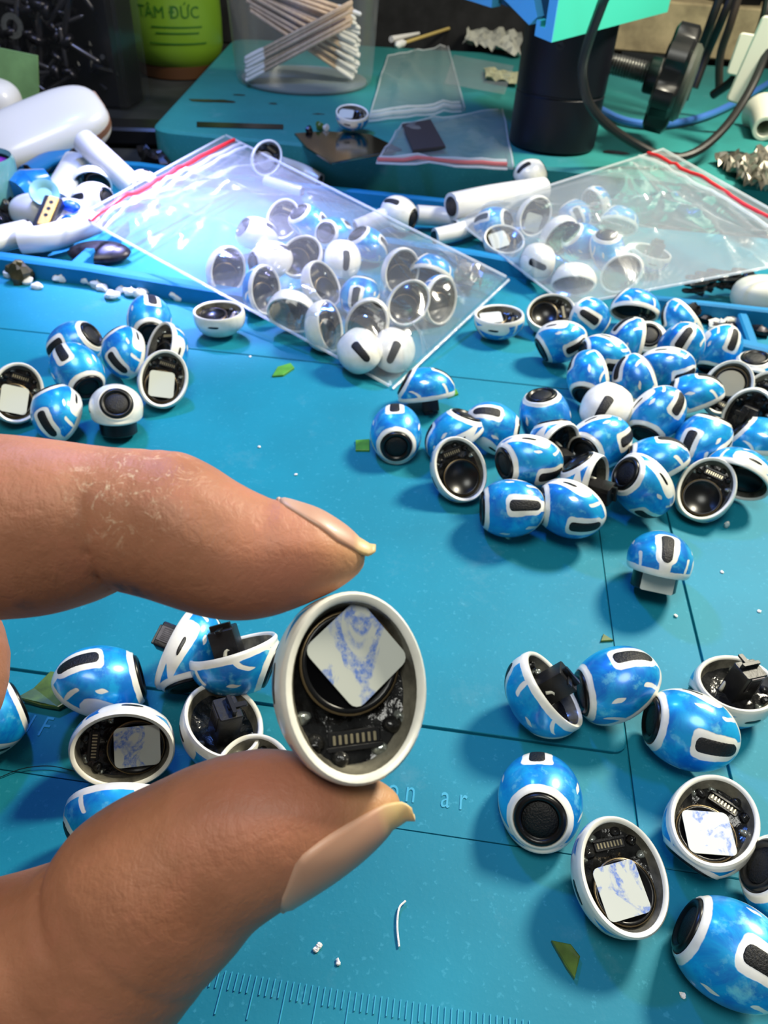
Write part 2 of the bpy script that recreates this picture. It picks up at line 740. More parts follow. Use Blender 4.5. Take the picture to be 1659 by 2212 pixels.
def surf_patch(ang0, s0, half_u, half_v, hw, hand, off=0.06, nl=18, nw=7):
    """A rounded slot lying on the shell, s0 mm from the rim; half_u/half_v: half lengths of its centre line around / away from the rim."""
    hl = max(half_u, half_v)
    V, F = [], []
    for i in range(nl + 1):
        l = -math.cos(math.pi * i / nl) * (hl + hw)
        e = max(0.0, abs(l) - hl)
        w = math.sqrt(max(hw * hw - e * e, 1e-4))
        for j in range(nw + 1):
            q = -1 + 2 * j / nw
            du, dv = (l, q * w) if half_u > half_v else (q * w, l)
            edge = abs(q) > 0.99 or i in (0, nl)
            an = ang0 + du / circ_at(s0 + dv) * 2 * math.pi
            v = np.interp(s0 + dv, arc(an), np.linspace(0, 1, 25))
            V.append(shell_pt(an, v, -0.15 if edge else off))
    for i in range(nl):
        for j in range(nw):
            a = i * (nw + 1) + j
            f = (a, a + 1, a + nw + 2, a + nw + 1)
            F.append(f if half_u <= half_v else f[::-1])
    V = np.array(V)
    if hand < 0:
        V = V * np.array([1, -1, 1])
        F = [f[::-1] for f in F]
    return V, F


def paint_mat(name, blue, white=False, ringwhite=True):
    m, nt, b = new_mat(name)
    uvn = N(nt, 'ShaderNodeUVMap')
    sep = N(nt, 'ShaderNodeSeparateXYZ')
    nt.links.new(uvn.outputs[0], sep.inputs[0])
    co = objco(nt)
    inf = N(nt, 'ShaderNodeObjectInfo')
    off = N(nt, 'ShaderNodeVectorMath', operation='ADD')
    nt.links.new(co, off.inputs[0])
    nt.links.new(inf.outputs['Random'], off.inputs[1])
    wob = noise(nt, 420, 2, 0.5, off.outputs[0])
    w1 = math_(nt, 'MULTIPLY', math_(nt, 'SUBTRACT', wob.outputs[0], 0.5), 0.55)
    u = sep.outputs[0]
    att = N(nt, 'ShaderNodeAttribute', attribute_name='from_rim')
    atn = N(nt, 'ShaderNodeAttribute', attribute_name='from_nozzle')
    vmm = att.outputs['Fac']
    circ = math_(nt, 'SUBTRACT', 50.0, math_(nt, 'MULTIPLY', vmm, 1.3))

    def capsule(u0, v0mm, hu, hv, hw):
        d = math_(nt, 'SUBTRACT', u, u0)
        d = math_(nt, 'SUBTRACT', d, math_(nt, 'ROUND', d))
        du = math_(nt, 'MAXIMUM', math_(nt, 'SUBTRACT', math_(nt, 'ABSOLUTE', math_(nt, 'MULTIPLY', d, circ)), hu), 0)
        dv = math_(nt, 'MAXIMUM', math_(nt, 'SUBTRACT', math_(nt, 'ABSOLUTE', math_(nt, 'SUBTRACT', vmm, v0mm)), hv), 0)
        q = math_(nt, 'SQRT', math_(nt, 'ADD', math_(nt, 'MULTIPLY', du, du), math_(nt, 'MULTIPLY', dv, dv)))
        return math_(nt, 'SUBTRACT', q, hw)
    ds = [math_(nt, 'SUBTRACT', vmm, 1.2), math_(nt, 'SUBTRACT', atn.outputs['Fac'], 0.8),
          capsule(0.0, 7.5, 0, 3.0, 2.1), capsule(0.0, 2.8, 0, 2.2, 1.3),
          capsule(0.25, 2.9, 2.4, 0.6, 1.9),
          capsule(0.11, 2.7, 0, 1.9, 0.36), capsule(0.60, 2.2, 0, 1.5, 0.4), capsule(0.72, 2.6, 0, 2.0, 0.4),
          capsule(0.88, 2.5, 0, 1.8, 0.4), capsule(0.82, 7.5, 0, 0.7, 0.4), capsule(0.15, 7.4, 0, 0.5, 0.4)]
    acc = ds[0]
    for d in ds[1:]:
        acc = math_(nt, 'MINIMUM', acc, d)
    acc = math_(nt, 'ADD', acc, w1)
    mask = ramp(nt, acc, -0.07, 0.07)
    n1 = noise(nt, 130, 5, 0.65, off.outputs[0])
    n1.inputs['Distortion'].default_value = 0.8
    n2 = noise(nt, 330, 4, 0.6, off.outputs[0])
    c1, c2, c3 = blue
    bc = mixc(nt, ramp(nt, n1.outputs[0], 0.40, 0.60), c1, c2)
    bc = mixc(nt, math_(nt, 'MULTIPLY', ramp(nt, n2.outputs[0], 0.56, 0.74), 0.75), bc, c3)
    wn = noise(nt, 260, 3, 0.6, off.outputs[0])
    wc = mixc(nt, ramp(nt, wn.outputs[0], 0.35, 0.7), srgb(238, 236, 226), srgb(222, 220, 208))
    if white:
        nt.links.new(wc, b.inputs['Base Color'])
    else:
        nt.links.new(mixc(nt, mask, wc, bc), b.inputs['Base Color'])
        nt.links.new(math_(nt, 'MULTIPLY', mask, 0.25), b.inputs['Metallic'])
    b.inputs['Roughness'].default_value = 0.36
    b.inputs['Coat Weight'].default_value = 0.7
    b.inputs['Coat Roughness'].default_value = 0.16
    bh = math_(nt, 'ADD', math_(nt, 'MULTIPLY', mask, 0.5), math_(nt, 'MULTIPLY', n2.outputs[0], 0.5))
    bump(nt, b, bh, 0.25, 0.0002)
    return m


BLUES = (srgb(2, 116, 204), srgb(16, 164, 224), srgb(130, 222, 238))
M_PAINT = paint_mat('blue_painted_shell', BLUES)
M_PAINTW = paint_mat('white_shell', BLUES, True)


def make_inner_mat():
    m, nt, b = new_mat('grey_shell_inside')
    co = objco(nt)
    n = noise(nt, 220, 4, 0.6, co)
    nt.links.new(mixc(nt, ramp(nt, n.outputs[0], 0.3, 0.75), srgb(48, 47, 43), srgb(128, 124, 110)), b.inputs['Base Color'])
    b.inputs['Roughness'].default_value = 0.22
    bump(nt, b, n.outputs[0], 0.3, 0.0006)
    return m


M_INNER = make_inner_mat()
M_GLUE = simple('glossy_black_glue', (14, 14, 14), 0.14, var=0.6, nscale=500, bmp=0.7)
M_MESH = simple('black_mesh', (8, 8, 9), 0.5, bmp=0.6, nscale=2600)
M_NOZ = simple('black_rubber', (9, 9, 10), 0.32)
M_DRIVER = simple('black_driver', (10, 10, 12), 0.3)
M_RING = simple('dull_gold_ring', (120, 104, 78), 0.32, metal=0.8)
M_SOLDER = simple('solder', (176, 182, 176), 0.16, metal=0.75)
M_DISC = simple('grey_disc', (132, 128, 112), 0.5, metal=0.2)
M_CHIP = simple('black_chip', (20, 20, 22), 0.4, bmp=0.2, nscale=900)
M_PIN = simple('connector_pins', (176, 166, 138), 0.3, metal=0.7)


def sticker_mat(name, ink):
    m, nt, b = new_mat(name)
    co = objco(nt)
    inf = N(nt, 'ShaderNodeObjectInfo')
    off = N(nt, 'ShaderNodeVectorMath', operation='ADD')
    nt.links.new(co, off.inputs[0]); nt.links.new(inf.outputs['Random'], off.inputs[1])
    n = noise(nt, 170, 3, 0.55, off.outputs[0])
    n.inputs['Distortion'].default_value = 1.6
    n2 = noise(nt, 1500, 3, 0.7, off.outputs[0])
    mk = math_(nt, 'MULTIPLY', ramp(nt, n.outputs[0], 0.54, 0.60), ramp(nt, n2.outputs[0], 0.30, 0.62))
    paper = srgb(192, 196, 188)
    nt.links.new(mixc(nt, math_(nt, 'MULTIPLY', mk, ink), paper, srgb(52, 104, 196)), b.inputs['Base Color'])
    b.inputs['Roughness'].default_value = 0.5
    return m


M_STICK = sticker_mat('inked_paper_sticker', 0.85)
M_STICKP = sticker_mat('plain_paper_sticker', 0.0)

SH = {}
for hand in (1, -1):
    V, F, mi, uv, dist, nz = build_shell(hand)
    for nm, mt in (('b', M_PAINT), ('w', M_PAINTW)):
        SH[nm, hand] = mesh('shell', V, F, [mt, M_INNER], True, mi, uv)
        SH[nm, hand].set_sharp_from_angle(angle=math.radians(60))
        for an, dat in zip(('from_rim', 'from_nozzle'), dist):
            SH[nm, hand].attributes.new(an, 'FLOAT', 'POINT').data.foreach_set('value', dat)
    SHV = V if hand == 1 else SHV
    SH['slit', hand] = mesh('vent_slit', *surf_patch(0, 7.5, 0, 3.0, 1.3, hand), M_MESH)
    SH['hole', hand] = mesh('vent_hole', *surf_patch(math.radians(90), 2.8, 0.7, 0, 0.65, hand), M_NOZ)
SHELL_V = SHV
cN, x1, y1, n1 = nz
NZM = np.eye(4); NZM[:3, 0], NZM[:3, 1], NZM[:3, 2], NZM[:3, 3] = x1, y1, n1, cN
SH['nozzle'] = mesh('nozzle', *xf(lathe([(4.6, -0.5), (4.6, 0.5), (4.4, 0.9), (3.9, 1.1), (3.5, 0.9), (3.3, 0.4), (0.05, 0.6)], 32), NZM), M_NOZ)
SH['mesh'] = mesh('nozzle_mesh', *xf(lathe([(3.25, 0.38), (3.1, 0.6), (1.6, 0.8), (0.05, 0.85)], 24), NZM), M_MESH)


def floor_plate():
    na, nr = 30, 9
    g = random.Random(5)
    V, F = [(0, 0, 3.0)], []
    for r in range(1, nr + 1):
        q = r / nr
        for k in range(na):
            a = 2 * math.pi * k / na
            x, y = (RA - 1.55) * q * math.cos(a), (RB - 1.55) * q * math.sin(a)
            z = 3.2 - 0.9 * math.exp(-((x - 5) ** 2 + (y - 2) ** 2) / 3) - 0.8 * math.exp(-((x - 4) ** 2 + (y + 3.5) ** 2) / 2.5) - 0.9 * q ** 4 + g.uniform(-0.22, 0.22)
            V.append((x, y, z))
    for k in range(na):
        F.append((0, 1 + (k + 1) % na, 1 + k))
    for r in range(nr - 1):
        for k in range(na):
            a, b = 1 + r * na + k, 1 + r * na + (k + 1) % na
            F.append((a, b, b + na, a + na))
    return np.array(V), F


FLIP = np.diag([1.0, -1.0, -1.0, 1.0])       # things inside look out of the rim (-z)


def inside(vf, x, y, z, rot=0.0, tilt=None):
    c, s = math.cos(rot), math.sin(rot)
    R = np.array([[c, -s, 0, 0], [s, c, 0, 0], [0, 0, 1, 0], [0, 0, 0, 1.0]])
    if tilt is not None:
        ca, sa = math.cos(tilt), math.sin(tilt)
        R = np.array([[1, 0, 0, 0], [0, ca, -sa, 0], [0, sa, ca, 0], [0, 0, 0, 1.0]]) @ R
    M = FLIP @ R
    M = M.copy(); M[:3, 3] = (x, y, z)
    return xf(vf, M)


SH['floor'] = mesh('inner_frame', *floor_plate(), M_GLUE)
SH['driver'] = mesh('driver', *inside(lathe([(5.1, -1.2), (5.1, 0.9), (4.85, 1.2), (4.5, 1.2), (4.35, 0.75), (0.05, 0.75)], 40), -2.3, 0, 2.6), M_DRIVER)
SH['ring'] = mesh('driver_ring', *inside(lathe([(4.98, 1.18), (5.18, 1.16), (5.2, 0.95), (5.12, 0.6)], 40, cap0=False, cap1=False), -2.3, 0, 2.6), M_RING, True)
SH['conn'] = mesh('connector', *inside(join(rbox(1.5, 5.4, 0.9, 0.2, 1), xf(rbox(0.5, 5.8, 1.2, 0.15, 1), frame((0.95, 0, 0), (1, 0, 0), (0, 0, 1)))), 5.0, 0, 2.9), M_CHIP, True)
SH['conn'].set_sharp_from_angle(angle=math.radians(30))
pins = join(*[xf(rbox(0.9, 0.28, 0.18, 0.05, 1), frame((0.1, -2.1 + 0.6 * i, 0.85), (1, 0, 0), (0, 0, 1))) for i in range(8)])
SH['pins'] = mesh('connector_pins', *inside(pins, 5.0, 0, 2.9), M_PIN, False)
SH['sold'] = [mesh('solder_blob', *inside(blob(0.75, 30 + i, 12, 0.2), x, y, 2.4), M_SOLDER) for i, (x, y) in enumerate(((6.4, -2.6), (3.6, -5.0), (2.6, 5.0)))]
SH['sold2'] = [mesh('glue_bead', *inside(blob(0.95, 40 + i, 12, 0.15), x, y, 2.1), M_GLUE) for i, (x, y) in enumerate(((6.9, 1.6), (5.2, 4.0), (4.2, -4.0)))]


def sticker_mesh(rot, dx, dy, size=8.2, mt=None, z=1.28):
    return mesh('sticker', *inside(rbox(size, size * 0.94, 0.14, 1.1, 4), -2.3 + dx, dy, z, rot), mt or M_STICK, True, sharp=40)


# the tall board that sticks out of shells whose stem was broken off
SH['board'] = mesh('board', *inside(rbox(5.4, 4.6, 8.5, 0.5, 2), 1.0, 0, 4.0), M_CHIP, True, sharp=30)
SH['bface'] = mesh('board_connector', *inside(join(rbox(3.4, 0.3, 4.0, 0.1, 1), *[xf(rbox(0.2, 0.2, 2.6, 0.05, 1), frame((-1.2 + 0.4 * i, -0.15, 0.7), (1, 0, 0), (0, 0, 1))) for i in range(7)]), 1.0, 2.35, -0.3), M_DARKSTEEL, False)
SH['bcap'] = mesh('board_cap', *inside(join(rbox(4.4, 0.9, 1.2, 0.2, 1), xf(rbox(1.2, 3.8, 0.5, 0.2, 1), frame((0, 1.2, 0), (1, 0, 0), (0, 0, 1)))), 1.0, -0.6, -4.4), M_BLACK, True, sharp=30)
SH['flex'] = mesh('flex_cable', *inside(tube([(-3.0, 1.2, 0), (-2.2, 1.6, 2.6), (-0.4, 2.0, 3.6), (0.4, 2.3, 2.4)], 0.42, 8, 4), 1.0, 0, 3.2), M_IVORY, True)
SH['block'] = mesh('battery_block', *inside(lathe([(5.4, -1.0), (5.4, 7.2), (5.0, 7.6), (0.1, 7.6)], 32), -1.2, 0, 2.6), M_DRIVER, True, sharp=40)
SH['blockst'] = mesh('sticker', *inside(xf(rbox(7.6, 5.0, 0.16, 0.5, 3), frame((0, 0, 0), (0, 1, 0), (1, 0, 0))), 4.25, 0, -2.3), M_STICKP, True, sharp=40)
SH['foil'] = mesh('silver_disc', *inside(lathe([(4.3, -2), (4.3, 0.5), (4.1, 0.7), (0.05, 0.8)], 32), -1.5, 0, 0.8), M_DISC, True, sharp=40)
STK = {}


def make_bud(spec):
    """spec: px, py, D (screen direction rim -> nozzle), ref ('s' slit | 'p' side vent, direction), look, kind, base height, label..."""
    px, py, D, ref, look, kind, base, label, group = spec[:9]
    opt = spec[9] if len(spec) > 9 else {}
    hand = opt.get('hand', 1)
    zv = -ray(px, py); zv /= np.linalg.norm(zv)          # directions are given as seen along this line of sight
    xv = cam2world((1, 0, 0)); xv = xv - zv * (xv @ zv); xv /= np.linalg.norm(xv)
    yv = np.cross(zv, xv)
    seen = lambda d: xv * d[0] + yv * d[1] + zv * d[2]
    prim = np.array([0, 0, 1.0]) if (kind != 'N' or opt.get('z')) else NZ_N
    sec = {'s': np.array([0.6, 0, 0.8]), 'p': np.array([0, 0.94 * hand, 0.34]), 'n': NZ_N, 'x': np.array([1.0, 0, 0])}[ref[0]]

    def triad(p, q):
        p = p / np.linalg.norm(p)
        q = q - p * (q @ p); q = q / np.linalg.norm(q)
        return np.column_stack([p, q, np.cross(p, q)])
    R = triad(seen(D), seen(ref[1])) @ triad(prim, sec).T
    sc = opt.get('scale', 1.0)
    VV = SHELL_V * sc
    if kind == 'D' or kind == 'C':
        VV = np.vstack([VV, np.array([[3, 3, -5.0], [-5, 3, -5.0], [3, -3, -5.0], [-5, -3, -5.0]]) * sc]) if kind == 'D' else np.vstack([VV, np.array([[3.6, 2.2, -4.4], [-1.6, 2.2, -4.4], [3.6, -2.2, -4.4], [-1.6, -2.2, -4.4]]) * sc])
    lo = (VV @ R.T)[:, 2].min()
    anchor = R @ (np.array([-0.8, 0, 4.6 if kind not in 'ABSC' else 3.4]) * sc)
    if 'depth' in opt:
        c = atd(px, py, opt['depth'])
    else:
        zc = base - lo + anchor[2]
        c = at(px, py, zc)
    o = c - anchor
    root = bpy.data.objects.new('earbud', None)
    root.empty_display_size = 0.003
    col.objects.link(root)
    M = Matrix.Identity(4)
    for i in range(3):
        for j in range(3):
            M[i][j] = R[i, j] * sc
        M[i][3] = o[i] * S
    root.matrix_world = M
    tag(root, label, 'earbud', group)
    sh = link('shell', SH[look, hand], root)
    link('vent_slit', SH['slit', hand], sh)
    link('vent_hole', SH['hole', hand], sh)
    nz_ = link('nozzle', SH['nozzle'], root)
    link('nozzle_mesh', SH['mesh'], nz_)
    link('inner_frame', SH['floor'], root)
    if kind in ('A', 'B', 'S'):
        d = link('driver', SH['driver'], root)
        link('driver_ring', SH['ring'], d)
        cn = link('connector', SH['conn'], root)
        link('connector_pins', SH['pins'], cn)
        for s in SH['sold']:
            link('solder_blob', s, root)
        for s in SH['sold2']:
            link('glue_bead', s, root)
    if kind == 'A':
        st = opt.get('st', (0.3, 0.4, 0.2, 'ink'))
        key = tuple(st)
        if key not in STK:
            STK[key] = sticker_mesh(st[0], st[1], st[2], mt=M_STICK if st[3] == 'ink' else M_STICKP)
        link('sticker', STK[key], root)
    if kind == 'S':
        link('silver_disc', SH['foil'], root)
    if kind == 'C':
        b = link('board', SH['board'], root)
        link('board_connector', SH['bface'], b)
        link('board_cap', SH['bcap'], b)
        link('flex_cable', SH['flex'], root)
        for s in SH['sold'] + SH['sold2']:
            link(s.name.split('.')[0], s, root)
    if kind == 'D':
        link('battery_block', SH['block'], root)
        link('sticker', SH['blockst'], root)
    BUDS.append((root, c, label))
    return root


BUDS = []
BIG = (0, 0, -1)          # a reference that hides the slit behind
G1 = 'painted earbuds heaped on the right of the mat'
G2 = 'painted earbuds at the lower right of the mat'
G3 = 'painted earbuds at the left of the mat below the zip bag'
G4 = 'painted earbuds between the finger and thumb'
G5 = 'earbuds in the left zip bag'
G6 = 'earbuds in the right zip bag'

SPECS = [
 # held between finger and thumb
 (748, 1463, (-.27, .03, -.96), ('s', (.10, -1, 0)), 'b', 'A', 0, 'open earbud with inked white sticker held between finger and thumb', None, {'depth': 78.0, 'st': (0.66, -0.8, -0.7, 'ink')}),
 # lower right
 (1172, 1512, (-.78, -.42, -.36), ('p', (-.2, .4, -.9)), 'b', 'C', 0, 'blue half shell lying open, its black board touching the nozzle of the egg beside', G2),
 (1310, 1472, (-.93,-.10,.30), ('s',(.12,.72,.68)), 'b', 'N', 0, 'blue egg-shaped earbud with its black slit uppermost, nozzle against the open shell', G2),
 (1470, 1577, (-.88,.20,.36), ('s',(.22,-.36,.9)), 'b', 'N', 0, 'blue egg-shaped earbud with black nozzle at left and level slit in front', G2),
 (1572, 1500, (-.45, -.6, -.66), ('p', (.45, -.75, .3)), 'b', 'C', 0, 'open shell with tall black connector board, right of the dark groove near the edge', G2),
 (1165, 1720, (-.04,-.30,.95), ('s',(0,1,.1)), 'b', 'N', 0, 'blue earbud standing with its round black nozzle facing up, alone at lower middle', G2),
 (1527, 1796, (-.33, -.40, -.84), ('s', (.5, .65, 0)), 'b', 'A', 0, 'round open earbud with a sticker at its lower left, above the big striped egg', G2, {'st': (-0.92, 0.2, 0.3, 'ink')}),
 (1335, 1907, (-.34, -.08, -.93), ('s', (-.18, .95, 0)), 'b', 'A', 0, 'long oval open earbud with inked sticker at its lower end and side hole at left', G2, {'hand': -1, 'st': (0.06, 0.3, -0.6, 'ink')}),
 (1562, 2042, (-.72,.50,.30), ('s',(.3,.0,.95)), 'b', 'N', 0, 'largest blue earbud in the lower right corner with meshed slit and black nozzle', G2),
 (1704, 1930, (-.6, .45, .6), ('s', (0, -.6, .6)), 'b', 'N', 0, 'blue earbud cut off by the right edge above the corner egg', G2),
 # between finger and thumb
 (240, 1460, (.90,.28,.10), ('s',(-.3,.66,.68)), 'b', 'N', 0, 'blue earbud with slit at its upper left, touching the green leaf-like scrap', G4),
 (412, 1418, (.86, -.34, .22), ('p', (-.15, .25, .95)), 'b', 'C', 0, 'upright half shell with big white patch and small oval hole, board sticking out at left', G4),
 (522, 1432, (.30, -.86, -.22), ('p', (.3, -.1, -.9)), 'b', 'C', 0, 'half shell on its nozzle with black board pointing up, left of the held earbud', G4),
 (277, 1606, (.02, .36, -.92), ('p', (0, .95, .35)), 'b', 'A', 0, 'round open earbud with inked sticker below the leaf-touching one, hole in its top rim', G4, {'st': (0.12, -0.2, 0.3, 'ink')}),
 (475, 1572, (-.08, -.62, -.78), ('p', (-.92, -.2, .3)), 'b', 'C', 0, 'open shell facing up with silver connector board, oval hole in its left side', G4),
 (272, 1778, (0,-.75,.35), ('p',(0,.2,-1)), 'b', 'B', 0, 'blue shell half hidden by the thumb under the round sticker earbud', G4),
 (548, 1712, (.05, -.5, -.85), ('s', (0, .4, -.9)), 'b', 'B', 0, 'earbud of which only a white rim shows above the thumb', G4),
 (-22, 1535, (.35, .55, .6), ('s', (-.5, 0, .5)), 'b', 'N', 0, 'blue earbud cut off by the left edge between finger and thumb', G4, {'z': 1}),
 # the heap at the right
 (1073, 697, (0, -.85, -.5), ('s', (.9, .1, .2)), 'b', 'A', 0, 'open earbud with plain sticker standing inside, just right of the left bag tip', G1, {'st': (0.3, -0.6, 0.3, 'plain')}),
 (1183, 682, (-.12, -.40, -.9), ('s', (.9, .2, 0)), 'w', 'B', 0, 'open white-shelled earbud with empty round driver at the back of the heap', G1),
 (1283, 695, (.72,-.42,.5), ('s',(-.2,.2,.95)), 'b', 'N', 0, 'blue earbud with slanting slit in a white frame at the back of the heap', G1, {'z': 1}),
 (1368, 660, (.1, .80, -.45), ('p', (0, .15, -1)), 'b', 'B', 2, 'blue dome tipped forward over its dark inside at the very back of the heap', G1),
 (1203, 747, (-.15,-.6,.7), ('s',(.88,.1,.35)), 'b', 'N', 1, 'blue earbud with small slit on its right, left end of the second row', G1, {'z': 1}),
 (1342, 746, (-.86, .15, .35), ('p', (0, .15, -1)), 'b', 'N', 3, 'smooth blue dome with one white dash and white rim on its right, mid heap', G1, {'z': 1}),
 (1398, 724, (.12, .45, .86), ('s', (0, .5, -.5)), 'w', 'N', 0, 'white-ringed earbud with shiny black nozzle facing out at the back of the heap', G1),
 (1472, 703, (-.6, -.52, .30), ('p', (0, .15, -1)), 'b', 'C', 0, 'blue shell with black board on top beside the right tray corner', G1),
 (1293, 775, (-.35,-.3,.85), ('p',(.1,.8,.55)), 'b', 'N', 3, 'blue earbud with white patch on top lying across the second row', G1, {'z': 1}),
 (1462, 762, (-.35,-.4,.8), ('s',(.35,.75,.5)), 'b', 'N', 3, 'blue earbud with tiny slit at its top and white patch on its right', G1, {'z': 1}),
 (1430, 806, (-.80, -.32, .4), ('p', (.2, .75, .6)), 'b', 'N', 4, 'blue earbud with long white patch on top and nozzle tucked at lower left', G1),
 (1552, 767, (.3,-.45,.8), ('s',(.5,.75,.3)), 'b', 'N', 0, 'blue earbud with white stripe on top next to the tray at right', G1, {'z': 1}),
 (1630, 792, (.08, .82, .5), ('s', (0, -.5, -.8)), 'b', 'N', 0, 'blue earbud with black nozzle on top at the right edge of the heap', G1),
 (1572, 838, (-.1, -.25, -.95), ('s', (-.4, -.8, 0)), 'b', 'S', 4, 'open earbud with a grey silver disc inside, right part of the heap', G1),
 (1262, 822, (-.28, -.72, .55), ('s', (-.85, .35, .2)), 'b', 'N', 3, 'blue earbud leaning with black nozzle down, left of the plain white one', G1),
 (1362, 838, (-.72, -.32, .5), ('p', (0, .15, -1)), 'b', 'N', 4, 'blue dome with white T mark just behind the plain white earbud', G1, {'z': 1}),
 (1488, 853, (-.3, .82, .25), ('p', (0, .15, -1)), 'b', 'B', 4, 'blue dome open toward lower right in front of the silver disc one', G1),
 (1318, 868, (.32,.75,.5), ('s',(.05,.32,.94)), 'w', 'N', 9, 'plain white earbud with one slanting black slit on the middle of the heap', G1, {'z': 1}),
 (1650, 872, (.25, -.32, -.9), ('s', (.3, .8, 0)), 'b', 'A', 3, 'open earbud with plain sticker cut off by the right edge of the heap', G1, {'st': (0.1, 0, 0, 'plain')}),
 (1420, 907, (.35,-.35,.85), ('p',(-.55,.5,.6)), 'b', 'N', 5, 'blue earbud with white patch at its upper left, right of the plain white one', G1, {'z': 1}),
 (1520, 936, (-.1,.75,.6), ('s',(-.5,-.25,.83)), 'b', 'N', 6, 'blue earbud with slit at left and white patch at right above the big open one', G1, {'z': 1}),
 (1297, 962, (-.48, -.42, .77), ('p', (.15, .95, .25)), 'b', 'N', 5, 'blue earbud with round black nozzle at lower left below the plain white one', G1),
 (1180, 892, (-.10,.86,.45), ('s',(.42,-.32,.85)), 'b', 'N', 1, 'blue earbud with black nozzle on top and upright slit at its lower right', G1),
 (913, 836, (-.12, .93, .12), ('p', (0, .15, -1)), 'b', 'C', 0, 'blue dome resting on its black board at the foot of the left bag', G1),
 (855, 933, (0,-.40,.9), ('s',(-.05,.95,.25)), 'b', 'N', 0, 'leftmost blue earbud of the heap with big black nozzle facing front', G1),
 (982, 932, (-.45, .68, .25), ('p', (.05, -.15, .95)), 'b', 'B', 0, 'tipped blue shell with white patch and small hole right of the leftmost one', G1),
 (1082, 922, (.7,.4,.6), ('s',(-.3,.6,.7)), 'b', 'N', 0, 'blue earbud with slit on top and dark open side at lower left', G1, {'z': 1}),
 (1190, 962, (-.55, .38, -.55), ('s', (-.5, -.4, -.5)), 'b', 'C', 3, 'dark open shell with black board lying between two nozzle earbuds', G1),
 (990, 1022, (-.24, -.10, -.96), ('s', (-.35, .9, 0)), 'b', 'B', 0, 'open oval earbud with bare black driver at the left front of the heap', G1, {'hand': -1}),
 (1133, 1006, (-.78, -.20, .45), ('s', (.3, -.62, .72)), 'b', 'N', 2, 'blue earbud with nozzle at left and slit at lower right, behind the front pair', G1),
 (1087, 1097, (-.95,0,.12), ('s',(.2,.1,.97)), 'b', 'N', 0, 'blue earbud with level slit mid side, left one of the front pair', G1),
 (1215, 1105, (-.93,.02,.18), ('s',(.2,-.62,.75)), 'b', 'N', 0, 'blue earbud with level slit near its bottom, right one of the front pair', G1),
 (1262, 1040, (-.84, .24, -.32), ('s', (-.3, -.5, -.5)), 'b', 'C', 2, 'half shell with black board pointing right just above the front pair', G1),
 (1377, 1055, (-.62, .30, .62), ('p', (.55, -.05, .83)), 'b', 'N', 0, 'blue earbud with big white patch facing front and nozzle at left', G1),
 (1400, 988, (-.35, .82, .32), ('p', (0, .15, -1)), 'b', 'N', 5, 'blue dome with white dash on top, just behind the big white patch one', G1, {'z': 1}),
 (1520, 1067, (-.10, -.22, -.95), ('s', (.4, .8, 0)), 'b', 'B', 0, 'big round open earbud with bare black driver at the right front of the heap', G1),
 (1603, 1022, (.22, .70, -.62), ('p', (.45, .6, .6)), 'b', 'B', 2, 'open shell with small hole in its top rim, right of the big open one', G1),
 (1640, 938, (.1, .9, .15), ('p', (0, .15, -1)), 'b', 'N', 2, 'blue dome over a dark inside cut off by the right edge', G1, {'z': 1}),
 (1614, 905, (.1, .1, -.98), ('s', (.3, .7, 0)), 'b', 'C', 1, 'dark open shell showing only its black parts, behind the slit-and-patch one', G1),
 (1428, 1192, (.22, .95, .08), ('s', (.15, -.05, .95)), 'b', 'D', 0, 'mushroom-like blue earbud sitting on its battery with a white sticker, alone below the heap', G1),
 # left cluster
 (32, 857, (-.18, -.12, -.97), ('s', (.3, .9, 0)), 'b', 'A', 0, 'open earbud with plain sticker cut off by the left edge', G3, {'st': (0.1, 0.2, -0.3, 'plain')}),
 (112, 880, (-.72,.48,.5), ('s',(-.3,-.5,.78)), 'b', 'N', 0, 'blue dome with slit at lower left leaning on the left edge sticker earbud', G3, {'z': 1}),
 (165, 737, (-.1,.4,.9), ('s',(-.9,-.2,.3)), 'b', 'N', 0, 'blue earbud with slit at far left at the back of the left cluster', G3, {'z': 1}),
 (168, 805, (.30, -.62, .68), ('s', (-.5, .6, .6)), 'b', 'N', 1, 'blue earbud with slit at upper left and nozzle at lower right, left cluster', G3),
 (257, 752, (-.8,.35,.45), ('s',(-.25,-.5,.8)), 'b', 'N', 1, 'blue dome with slit at its lower left in the middle of the left cluster', G3, {'z': 1}),
 (325, 692, (.05, -.50, .84), ('s', (.2, .86, .4)), 'b', 'N', 1, 'rearmost blue earbud of the left cluster with small slit on top', G3),
 (362, 765, (.72, -.30, -.50), ('p', (.35, .1, .9)), 'b', 'B', 0, 'open shell with white end and small black hole pointing right, left cluster', G3),
 (250, 868, (-.05, .93, .25), ('n', (0, .45, .88)), 'w', 'D', 0, 'white earbud with shiny black nozzle on top sitting on a black battery', G3),
 (350, 827, (-.1, -.16, -.97), ('s', (.3, .9, 0)), 'b', 'A', 0, 'open earbud with square plain sticker at the right of the left cluster', G3, {'st': (0.19, 0.6, -0.1, 'plain')}),
 (470, 690, (.1, -.80, -.45), ('s', (.9, 0, .2)), 'w', 'B', 0, 'white open earbud with dark inside at the lower left edge of the bag', G3),
 # alone on the teal pad
 (758, 255, (0, -.74, -.5), ('s', (.9, 0, .3)), 'b', 'A', 21.2, 'white and blue open earbud sitting on the metal plate on the teal pad', None, {'st': (0.1, -1.2, 0, 'plain')}),
]
